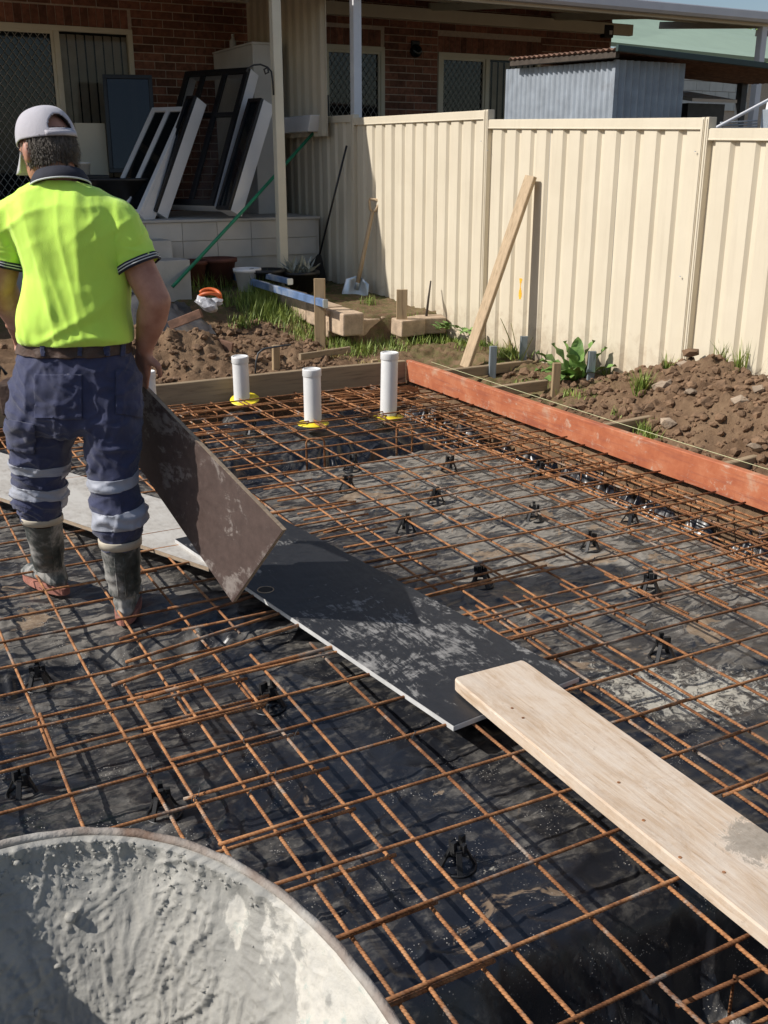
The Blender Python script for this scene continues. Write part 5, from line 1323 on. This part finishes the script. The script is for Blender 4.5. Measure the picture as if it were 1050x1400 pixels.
# ------------------------------------------------------------------ tools leaning on the fence
sp = empty('shovel', at(487,412,z=.27), 'long-handled shovel with wooden D-grip leaning on the cream fence', 'shovel')
s0 = at(488, 392, X=4.60); s1 = at(509, 290, X=4.755); dS = (s1-s0).normalized()
MB().tube([s0, s0 + dS*.25, s1], [.022, .021, .020], 10).build('handle', M['timber_lean'], sp, True)
sdv = (RGT*.8 - FWD*.2); sdv = (sdv - dS*sdv.dot(dS)).normalized()
MB().tube([s1, s1+dS*.02+sdv*.028, s1+dS*.09+sdv*.052, s1+dS*.115+sdv*.052, s1+dS*.12, s1+dS*.115-sdv*.052, s1+dS*.09-sdv*.052, s1+dS*.02-sdv*.028, s1], .013, 8).build('grip', M['timber_lean'], sp, True)
nb = sdv.cross(dS).normalized(); rows = []
for t, w in ((.10,.03),(.05,.12),(-.08,.135),(-.20,.125),(-.28,.08),(-.32,.012)):
    rows.append([s0 + dS*t + sdv*w*x + nb*(.035*x*x - .02) for x in (-1,-.5,0,.5,1)])
bl = MB(); bl.add([p for r in rows for p in r], [(r*5+i, r*5+i+1, r*5+6+i, r*5+5+i) for r in range(5) for i in range(4)]); o = bl.build('blade', M['alu'], sp, True); o.modifiers.new('t', 'SOLIDIFY').thickness = .003
MB().tube([s0 - dS*.03, s0 + dS*.10], [.024, .020], 10).build('socket', M['alu'], sp, True)
br_ = empty('rake', at(432,380,X=4.5), 'dark fan rake with thin black handle leaning on the shaded fence panel', 'rake')
b0 = at(436, 352, X=4.55); b1 = at(474, 199, X=4.755); dS = (b1-b0).normalized()
MB().tube([b0, b1], .011, 8).build('handle', M['black_frame'], br_, True)
sdv = (RGT - dS*RGT.dot(dS)).normalized(); nb = sdv.cross(dS)
MB().loft([[b0 + dS*t + sdv*w + nb*.012, b0 + dS*t - sdv*w + nb*.012, b0 + dS*t - sdv*w - nb*.012, b0 + dS*t + sdv*w - nb*.012] for t, w in ((.03,.02),(-.05,.06),(-.24,.15))]).build('head', M['black_plastic'], br_)
gb = empty('broom', at(240,390,z=.5), 'long green-handled broom slanting from the yard to the fence top', 'broom')
g0 = at(236, 392, Y=9.55); g1 = at(430, 180, X=4.72); MB().tube([g0, g0 + (g1-g0)*.5 - UP*.01, g1], .017, 10).build('handle', M['green_pole'], gb, True)
MB().tube([g1, g1 + (g1-g0).normalized()*.08], .019, 10).build('socket', M['alu'], gb, True)
e1 = g1 + (g1-g0).normalized()*.09; MB().beam(at(446,130,D=e1.dot(FWD)), at(449,210,D=e1.dot(FWD)), .055, .03, RGT).build('head', M['black_plastic'], gb)
MB().beam(at(444,58,D=e1.dot(FWD)+.01), at(446,130,D=e1.dot(FWD)+.01), .022, .016, RGT).build('squeegee_blade', M['black_plastic'], gb)
lp0 = at(636, 502, z=.03); lp1 = at(726, 241, X=4.745)
tag(MB().beam(lp0, lp1, .105, .035, (lp1-lp0).cross(Vector((1,.1,0))).normalized()*1 + Vector((0,-.01,0)), 8, .001).build('leaning_plank', M['timber_lean'], None), 'bare timber plank leaning against the cream fence', 'plank')
a = at(589,384,X=4.7); b = at(583,432,X=4.62)
tag(MB().tube([b, (a+b)/2 + UP*.01, a], [.012,.010,.007], 7).build('stick', M['bark'], None, True), 'short brown stick propped against the fence by the right stake', 'stick')
# planter trough on the fence
c = at(415, 168, X=4.74); m = MB(); m.loft([[(4.60, y0_, z), (4.77, y0_, z), (4.77, y1_, z), (4.60, y1_, z)] for z, y0_, y1_ in ((c.z-.10, c.y-.42, c.y+.42), (c.z+.06, c.y-.5, c.y+.5))])
tag(m.build('planter_trough', M['white_paint'], None, False, .01), 'pale planter trough hung on the shaded fence panel', 'planter')

# ------------------------------------------------------------------ retaining blocks, levels, pots
m0 = MB().box((-.10, -.19, -.1), (.10, .19, .09)).mesh('edging_block'); m0.materials.append(M['block'])
ords = ['nearest', 'second', 'third', 'fourth', 'fifth', 'sixth', 'seventh', 'eighth']
for k in range(7):
    y = 7.92 + k*.40; o = bpy.data.objects.new('edging_block', m0); COL.link(o); o.location = (3.84 + .004*k + random.uniform(-.01,.01), y, .255 + .012*k); o.rotation_euler = (random.uniform(-.02,.02), random.uniform(-.02,.02), random.uniform(-.03,.03))
    bb = o.modifiers.new('b', 'BEVEL'); bb.width = .014; bb.segments = 2
    tag(o, 'buff concrete edging block under the blue levels, %s of the row' % ords[k], 'block', 'edging blocks of the garden bed')
for k, (px, py, rz, w) in enumerate([(497,437,.25,'left end of the short row behind the stakes'), (528,433,.2,'middle of the short row behind the stakes'), (558,437,.1,'short row behind the stakes, right of the middle'), (588,434,-.3,'right end of the short row by the fence'), (458,437,.1,'at the foot of the left stake')]):
    c = at(px, py, z=.24); o = bpy.data.objects.new('edging_block', m0); COL.link(o); o.location = (c.x, c.y, .185); o.rotation_euler = (random.uniform(-.08,.08), random.uniform(-.08,.08), math.pi/2+rz); o.scale = (.85, .66, .75)
    bb = o.modifiers.new('b', 'BEVEL'); bb.width = .014; bb.segments = 2
    tag(o, 'buff concrete edging block, ' + w, 'block', 'edging blocks of the garden bed')
def level(label, p0, p1, w, t, mt, n=None):
    root = empty('spirit_level', p0, label, 'level', 'straight edges on the block row'); p0, p1 = Vector(p0), Vector(p1)
    MB().beam(p0, p1, t, w, Vector((1,0,0))).build('bar', mt, root)
    d = (p1-p0).normalized()
    for s, p in ((1, p1), (-1, p0)): MB().beam(p, p + d*.02*s, t+.006, w+.006, Vector((1,0,0))).build('end_cap', M['alu'], root)
    MB().beam(p0 + (p1-p0)*.48 + UP*(w/2+.001), p0 + (p1-p0)*.56 + UP*(w/2+.001), t*.5, .006, Vector((1,0,0))).build('vial', M['white_pvc'], root)
    return root
a = at(292, 370, Y=10.6); b = at(444, 415, Y=7.85)
level('long blue aluminium level lying along the block row', (a.x, 10.6, a.z), (b.x, 7.85, b.z), .065, .035, M['blue_alu'])
a = at(336, 374, Y=9.9); b = at(393, 388, Y=8.95)
level('short blue aluminium tube on top of the long level', (a.x+.02, 9.9, a.z+.02), (b.x+.02, 8.95, b.z+.02), .05, .05, M['blue_alu'])
def pot(label, px, py, Y, r, h, mt, leaves=0, lm='leaf', ls=.16):
    c = at(px, py, Y=Y); c.z = soil_z(c.x, c.y) + .01; root = empty('flower_pot', c, label, 'pot', 'flower pots by the porch')
    MB().lathe([(r*.7,0),(r*.95,h*.85),(r*1.06,h*.85),(r*1.06,h),(r*.9,h),(r*.85,h*.9)], (c.x, c.y, c.z), 20).build('pot_body', mt, root, True)
    if leaves:
        m = MB()
        for k in range(leaves):
            a = random.uniform(0, 6.3); el = random.uniform(.4, 1.4); d = Vector((math.cos(a)*math.cos(el), math.sin(a)*math.cos(el), math.sin(el))); s = d.cross(UP).normalized()*ls*.10
            p = Vector((c.x, c.y, c.z+h*.9)) + Vector((random.uniform(-r,r)*.5, random.uniform(-r,r)*.5, 0)); L = ls*random.uniform(.6, 1.3)
            m.add([p, p + d*L*.5 + s, p + d*L - UP*L*.12, p + d*L*.5 - s], [(0,1,2),(0,2,3)])
        tag(m.build('leaves', M[lm], root), kind='stuff')
    return root
M['pale_leaf'] = basic('pale_leaf', (.30,.32,.28), .7, .3, 14)
pot('dark red pot below the porch edge, left of the white pot', 262, 372, 10.0, .16, .24, M['terracotta'])
pot('dark red pot at the foot of the leaning frames', 300, 366, 10.0, .17, .26, M['terracotta'])
pot('white bucket pot left of the cream post', 338, 372, 9.6, .13, .22, M['white_paint'])
pot('black pot at the foot of the cream post', 366, 378, 9.55, .17, .22, M['black_plastic'])
pot('black pot with pale lacy leaves right of the cream post', 410, 388, 9.5, .19, .20, M['black_plastic'], 90, 'pale_leaf', .17)
# hose, bag and tarp on the soil behind the arm
c = at(287, 412, Y=8.7); hs = [c + RGT*(.10*math.cos(t)*(1-.01*t)) + FWD*.25*math.sin(t)*.3 + UP*(.05*abs(math.sin(t))+.006*t) for t in np.linspace(0, 9, 50)]
tag(MB().tube(hs, .016, 8).build('orange_hose', M['blue_cord'], None, True), 'coil of orange hose on the soil by the block row', 'hose')
m = MB(); m.blob(at(284, 416, Y=8.5), .09, .3, 2, .55); m.blob(at(296, 413, Y=8.55), .07, .3, 2, .6)
tag(m.build('plastic_bag', basic('silver_bag', (.42,.42,.44), .3, .5, 18, .8, 30), None), 'crumpled silver-grey plastic bag beside the orange hose', 'bag')
def draped(nx=30, ny=20):
    a = at(196, 425, Y=8.9); xs2 = np.linspace(-.45, .50, nx); ys2 = np.linspace(-.45, .45, ny); m = MB(); vs = []
    for y in ys2:
        for x in xs2:
            X, Y = a.x + x, a.y + y; h = .24*math.exp(-(x/.35)**2-(y/.4)**2) + .03*float(ridge(np.array([X*5.]), np.array([Y*3.]), 4)[0]); vs.append((X, Y, soil_z(X, Y) + .01 + h))
    m.add(vs, [(j*nx+i, j*nx+i+1, j*nx+nx+i+1, j*nx+nx+i) for j in range(ny-1) for i in range(nx-1)]); return m
tag(draped().build('tarpaulin', basic('tarp', (.07,.07,.075), .45, .3, 9, .3, 30, dirt=((.2,.16,.12),.55)), None, True), 'crumpled dark tarpaulin on the soil behind the worker\'s arm', 'tarpaulin')
for k, (p0, p1, w) in enumerate([((232,445),(275,428),'upper reddish timber offcut half buried in the dark soil'), ((275,462),(318,475),'lower reddish timber offcut in the soil above the left pipe')]):
    a, b = at(*p0, Y=8.0 if k == 0 else 7.5), at(*p1, Y=7.8 if k == 0 else 7.3)
    tag(MB().beam(a, b, .07, .03, UP).build('timber_offcut', M['rust_iron'], None), w, 'offcut')

# ------------------------------------------------------------------ corrugated shed and things beyond the fence
shed = empty('iron_shed', (6.3, 7.5, .2), 'grey corrugated iron shed with rusty roof edge behind the fence', 'shed')
def corr(p0, p1, z0, z1, pitch=.076, amp=.014):
    p0, p1 = Vector(p0), Vector(p1); L = (p1-p0).length; d = (p1-p0).normalized(); n = Vector((d.y, -d.x, 0)); k = int(L/pitch*6); vs = []
    for f_ in (0, 1):
        for i in range(k+1):
            s = L*i/k; zz = (z0[0] + (z0[1]-z0[0])*i/k) if f_ == 0 else (z1[0] + (z1[1]-z1[0])*i/k); q = p0 + d*s + n*amp*math.sin(2*math.pi*s/pitch); vs.append((q.x, q.y, zz))
    return MB().add(vs, [(i, i+1, k+2+i, k+1+i) for i in range(k)])
corr((6.2,9.05,0), (6.2,7.42,0), (.2,.2), (2.41,2.36)).build('wall_sheet', M['galv'], shed, True)
e = at(935, 100, Y=7.41); corr((6.205,7.41,0), (e.x,7.41,0), (.2,.2), (2.37,2.37)).build('wall_sheet', M['galv'], shed, True)
MB().box((6.185,7.395,.2),(6.215,7.425,2.37)).build('corner_post', M['galv'], shed)
MB().box((6.25, 7.45, .2), (e.x, 9.0, 2.2)).build('inner_box', M['room_dark'], shed)
ra = at(843, 66, X=6.08); rb2 = at(695, 80, X=6.08); rc = at(1060, 92, Y=ra.y)
m = MB(); n = int((rb2.y-ra.y)/.012); vs = []
for (x, dz) in ((6.08, 0), (9.2, rc.z-ra.z)):
    for i in range(n+1):
        t = i/n; y = ra.y + (rb2.y-ra.y)*t; z = ra.z + (rb2.z-ra.z)*t + dz*((x-6.08)/(rc.x-6.08)) + .010*math.sin(2*math.pi*(y-ra.y)/.076); vs.append((x, y, z))
m.add(vs, [(i, i+1, n+2+i, n+1+i) for i in range(n)]); o = m.build('roof_sheet', M['rust_iron'], shed, True); o.modifiers.new('t', 'SOLIDIFY').thickness = .004
MB().beam((6.06, ra.y-.03, ra.z-.0), (9.25, ra.y-.03, ra.z + (rc.z-ra.z)*(9.25-6.08)/(rc.x-6.08)), .03, .05, (0,1,0)).build('roof_trim', M['dark_green'], shed)
MB().beam((6.12, ra.y+.03, ra.z-.045), (6.12, rb2.y, rb2.z-.045), .04, .05, (1,0,0)).build('batten', M['bark'], shed)
for x, y in ((9.1, ra.y+.1), (9.1, rb2.y-.1)): MB().box((x-.04,y-.04,.2),(x+.04,y+.04,2.5)).build('post', M['dark_steel'], shed)
gh = empty('green_roofed_house', (19, 20, .3), 'white brick house with pale green roof far behind the shed', 'house')
e0, e1, r0, r1 = at(800, 72, Y=18), at(1060, 84, Y=18), at(930, 24, Y=22), at(1120, 62, Y=22)
ev = min(e0.z, e1.z) + .05; m = MB(); m.slab([(e0.x-2, 18, ev+.25), (e1.x+4, 18, ev+.25-.3), (r1.x+5, 22, r0.z-.6), (r0.x-1.5, 22, r0.z+.1)], .08); m.build('roof', M['green_roof'], gh)
MB().box((e0.x-1.5, 18.4, .2), (e1.x+3.5, 24, ev+.02)).build('wall', M['mortar'], gh)
bmw = MB().box((0,0,0),(.39,.06,.19)).mesh('brick'); bmw.materials.append(M['white_brick'])
wl_ = [c for c in COL if c.name.startswith('wall') and c.parent == gh][0]
pL, pR_ = at(915, 110, Y=18.38).x, at(1010, 110, Y=18.38).x; zz0 = at(950, 150, Y=18.38).z; r_i = 0; z = zz0
while z < ev - .1:
    x = pL + (.2 if r_i % 2 else 0)
    while x < pR_:
        o = bpy.data.objects.new('brick', bmw); COL.link(o); o.parent = wl_; o.location = Vector((x, 18.36, z)) - ORG[gh.name]; x += .40
    z += .20; r_i += 1
bn = empty('cabinet', at(960,150,Y=9), 'white-topped grey cabinet standing behind the shed', 'cabinet')
c0 = at(938, 120, Y=8.2); c1 = at(988, 135, Y=8.2)
MB().loft([[(c0.x, 8.1, z), (c1.x+.1, 8.1, z), (c1.x+.1, 8.8, z2), (c0.x, 8.8, z2)] for z, z2 in ((c0.z-.13, c0.z-.02), (c0.z-.10, c0.z+.02))]).build('top', M['white_paint'], bn)
MB().box((c0.x+.03, 8.18, .2), (c1.x+.02, 8.75, c0.z-.14)).build('body', M['dark_steel'], bn)
lad = empty('folding_frame', at(1020,160,Y=7), 'pale folding metal frame behind the fence at the right edge', 'frame')
d0, d1 = at(988, 170, Y=6.6), at(1050, 137, Y=6.6); MB().tube([d0 - (d1-d0)*.6, d0, d1, d1 + (d1-d0)*.4], .014, 8).build('tube', M['white_paint'], lad, True)
d0, d1 = at(1052, 140, Y=6.62), at(1040, 200, Y=6.62); MB().tube([d0, d1], .02, 8).build('tube', M['white_paint'], lad, True)
for k in range(4): a, b = at(985, 168+k*4, Y=6.7), at(1035, 165+k*4, Y=6.7); MB().tube([a, b], .008, 6).build('slat', M['galv'], lad, True)
d0, d1 = at(1048, 150, Y=6.58), at(1048, 182, Y=6.58); MB().box((d0.x-.05, 6.5, d1.z-.3), (d0.x+.3, 6.58, d0.z)).build('panel', M['alu'], lad)
# tree beyond the green roof
def tree(label, x, y, h, r, n=1500):
    root = empty('tree', (x, y, .2), label, 'tree')
    m = MB(); m.tube([(x,y,.2),(x+.1,y,h*.4),(x-.1,y+.1,h*.7)], [.22,.16,.08], 8)
    for k in range(6):
        a = k*1.05; m.tube([(x,y,h*.45+.1*k), (x+math.cos(a)*r*.6, y+math.sin(a)*r*.6, h*.65+.15*k)], [.07,.02], 6)
    m.build('trunk', M['bark'], root, True); m = MB()
    cl = [(random.gauss(0,.45), random.gauss(0,.45), random.gauss(0,.4)) for _ in range(26)]
    for k in range(n):
        c = random.choice(cl); p = Vector((x+c[0]*r+random.gauss(0,.14)*r, y+c[1]*r+random.gauss(0,.14)*r, h*.75+c[2]*r*.8+random.gauss(0,.12)*r))
        a, b = Vector((random.gauss(0,1),random.gauss(0,1),random.gauss(0,1))).normalized()*.10, Vector((random.gauss(0,1),random.gauss(0,1),random.gauss(0,1))).normalized()*.06
        m.add([p-a, p+b, p+a, p-b], [(0,1,2,3)])
    tag(m.build('crown', M['leaf'], root), kind='stuff')
pt_ = at(1015, 20, Y=27); tree('leafy tree behind the green roof at the top right', pt_.x+.6, 27, 6.2, 2.2, 2600)

# ------------------------------------------------------------------ soil clods, stones, grass, weeds
m = MB(); cnt = 0
while cnt < 4200:
    if random.random() < .5: X, Y = random.uniform(3.9, 4.78), random.uniform(2.3, 6.4)
    else: X, Y = random.uniform(.2, 3.85), random.uniform(6.85, 8.9)
    dens = float(fbm(np.array([X*1.6]), np.array([Y*1.6]), 3, 91)[0]) + (.5 if (X > 3.9 and Y < 5.3) or (Y > 6.9 and 1.4 < X < 3.4) else -.1)
    if random.random() > dens + .35: continue
    r = random.choice([.004, .005, .006, .007, .008, .01, .012, .014, .018, .026, .036]) * random.uniform(.7, 1.3)
    m.blob((X, Y, soil_z(X, Y) + r*.25), r, .3, 1, .8); cnt += 1
for k in range(150):
    if random.random() < .6: X, Y = random.gauss(4.5, .2), random.gauss(4.1, .8)
    else: X, Y = random.gauss(2.4, .55), random.gauss(7.4, .3)
    if (X < 3.92 and Y < 6.9) or X > 4.77: continue
    r = random.uniform(.014, .036); m.blob((X, Y, soil_z(X, Y) + r*.15), r, .28, 2, .75)
tag(m.build('soil_clods', M['soil_clod'], None), 'loose brown soil clods scattered on the dug soil', 'soil', kind='stuff')
ST = [(944,547,.045,'round pale stone low on the soil mound'), (905,530,.06,'flat buff stone in the middle of the soil mound'), (1012,553,.065,'large pale stone at the right of the soil mound'), (935,502,.05,'stone near the top of the mound by the fence post'), (1040,535,.05,'pale stone at the right edge against the fence'), (912,590,.06,'flat stone at the lower edge of the mound by the brace'), (1035,615,.05,'flat stone beside the right hand peg')]
for px, py, r, w in ST:
    lo, hi = None, None; p = at(px, py, z=.0)
    for z in np.linspace(.6, -.05, 66):
        q = at(px, py, z=float(z))
        if q.x < 4.78 and soil_z(q.x, q.y) >= z: p = q; break
    o = MB().blob((p.x, p.y, soil_z(p.x, p.y)+r*.1), r*.95, .30, 1, .6); o.v = o.v; o = o.build('stone', M['stone'], None); tag(o, w, 'stone', 'stones on the soil mound')
def tuft(m, x, y, z, n, h, spread, w=.0035):
    for k in range(n):
        a = random.uniform(0, 6.3); rr = random.uniform(0, spread); b = Vector((x+rr*math.cos(a), y+rr*math.sin(a), z-.01)); L = h*random.uniform(.5, 1.15); ln = random.uniform(.1, .7); a2 = random.uniform(0, 6.3)
        d = Vector((math.cos(a2)*ln, math.sin(a2)*ln, 1)).normalized(); s = Vector((-math.sin(a2), math.cos(a2), 0))*w
        p1 = b + d*L*.55; p2 = b + d*L + Vector((math.cos(a2), math.sin(a2), -.5))*L*.18*ln
        m.add([b-s, b+s, p1+s*.8, p1-s*.8, p2], [(0,1,2,3),(3,2,4)])
m = MB()
for px, py, n, h, sp_, z in [(470,462,160,.14,.16,.05),(490,455,120,.13,.16,.08),(515,470,120,.12,.2,.05),(535,478,120,.10,.2,.03),(575,470,120,.11,.2,.05),(600,460,110,.11,.18,.08),(625,470,140,.10,.2,.06),(650,485,140,.08,.2,.04),(500,485,140,.12,.18,.03),(455,470,120,.13,.12,.04),(375,415,260,.24,.16,.26),(355,405,220,.24,.14,.3),(395,425,220,.16,.18,.22),(415,432,180,.15,.18,.2),(430,440,160,.13,.16,.16),(685,500,120,.07,.16,.04),(700,495,120,.08,.16,.05),(815,520,80,.07,.12,.05),(365,420,260,.22,.2,.28),(350,412,200,.2,.18,.3),(388,432,200,.14,.25,.22),(410,440,140,.12,.2,.2),(345,400,160,.2,.16,.36),(280,385,240,.2,.3,.42),(300,395,160,.16,.2,.4),(466,478,110,.13,.12,.04),(480,470,90,.12,.12,.06),(520,500,60,.08,.1,.02),(560,455,70,.1,.12,.1),(600,440,60,.1,.1,.15),(450,492,60,.09,.1,.0),(470,488,90,.10,.14,.02),(505,420,60,.1,.1,.25),(660,478,90,.08,.14,.08),(690,485,110,.09,.12,.1),(715,520,80,.08,.1,.03),(735,525,60,.08,.1,.02),(640,455,70,.1,.12,.14),(830,505,30,.12,.05,.15),(850,565,40,.07,.08,.05),(875,560,110,.18,.05,.05),(882,590,90,.1,.07,.03),(890,595,60,.08,.08,.03),(1010,520,30,.2,.05,.3),(985,510,30,.2,.05,.3),(910,505,30,.14,.04,.28),(620,440,60,.12,.1,.2),(425,445,90,.12,.15,.2),(330,425,110,.14,.15,.3),(780,540,60,.06,.12,.03),(800,545,60,.06,.12,.03)]:
    q = at(px, py, z=z); tuft(m, q.x, q.y, min(soil_z(q.x, q.y), z+.1), n, h, sp_)
tag(m.build('grass', M['grass'], None), 'green grass tufts growing on the soil and by the blocks', 'grass', kind='stuff')
m = MB()
for px, py, n, h, sp_, z in [(455,500,60,.09,.15,.0),(505,505,50,.08,.12,.0),(400,435,60,.12,.2,.22),(250,500,80,.07,.2,.05),(700,470,40,.1,.1,.15)]:
    q = at(px, py, z=z); tuft(m, q.x, q.y, min(soil_z(q.x, q.y), z+.1), n, h, sp_)
tag(m.build('dry_grass', M['grass_dry'], None), 'dry straw-coloured grass on the soil behind the rear board', 'grass', kind='stuff')
def leaf(p, d, L, W, droop, up=UP, rip=.15):
    d = d.normalized(); s = d.cross(up).normalized(); n = s.cross(d).normalized(); vs = []; N = 9
    for i in range(N+1):
        t = i/N; w = W*math.sin(math.pi*min(1, t*.92+.06))**.8; c = p + d*L*t - up*droop*L*t*t; z = rip*W*math.sin(t*17)*.6
        vs += [c - s*w + n*(W*.25 + z), c, c + s*w + n*(W*.25 - z)]
    return vs, [(i*3+j, i*3+j+1, i*3+4+j, i*3+3+j) for i in range(N) for j in range(2)]
wd = empty('weed', at(795,512,z=.1), 'broad-leaved green weed growing by the fence behind the pegs', 'weed')
base = Vector((4.62, 5.72, .06))
for k, (dx, dy, dz, L, W) in enumerate([(-.6,.55,.9,.30,.062),(.25,-.2,1.0,.33,.05),(-.9,.1,.55,.26,.06),(-.45,.9,.7,.28,.062),(.2,.6,.9,.26,.05),(-.8,-.5,.5,.22,.05),(-.2,.2,1,.30,.055),(.5,-.75,.8,.26,.045),(-.5,-.1,.9,.27,.06),(-.95,.5,.3,.22,.05),(-.3,.4,1.1,.30,.05),(.1,.1,1.2,.32,.05),(-.6,-.6,.8,.25,.05),(-.7,.8,.5,.24,.055),(.3,-.4,1.1,.30,.045)]):
    v, f_ = leaf(base + Vector((random.uniform(-.04,.04), random.uniform(-.04,.04), 0)), Vector((dx, dy, dz)), L*1.35, W*1.05, .3, rip=.5); MB().add(v, f_).build('leaf', M['leaf'], wd, True)
sw = empty('weed', at(712,485,z=.1), 'strappy yellow-green weed beside the blue-grey peg', 'weed')
M['strap_leaf'] = basic('strap_leaf', (.30,.28,.05), .6, .4, 10, col2=(.16,.22,.04))
base = Vector((4.62, 6.42, .03))
for dx, dy, dz, L in [(-.25,.3,1,.46),(-.6,.9,.9,.36),(-.15,.15,1,.40),(.2,-.3,1,.3),(-.5,.2,1,.3)]:
    v, f_ = leaf(base, Vector((dx, dy, dz)), L, .014, .12, rip=0); MB().add(v, f_).build('leaf', M['strap_leaf'], sw, True)
cw = empty('weed', at(605,437,z=.2), 'small leafy weed at the fence foot behind the right stake', 'weed')
for q in range(3):
    base = at([600,612,640][q], [440,438,447][q], X=4.66)
    for k in range(9):
        a = random.uniform(0, 6.3); v, f_ = leaf(base + Vector((random.uniform(-.06,.06), random.uniform(-.1,.1), -.06)), Vector((math.cos(a), math.sin(a), random.uniform(.5,1.5))), random.uniform(.08,.14), .028, .4); MB().add(v, f_).build('leaf', M['leaf'], cw, True)
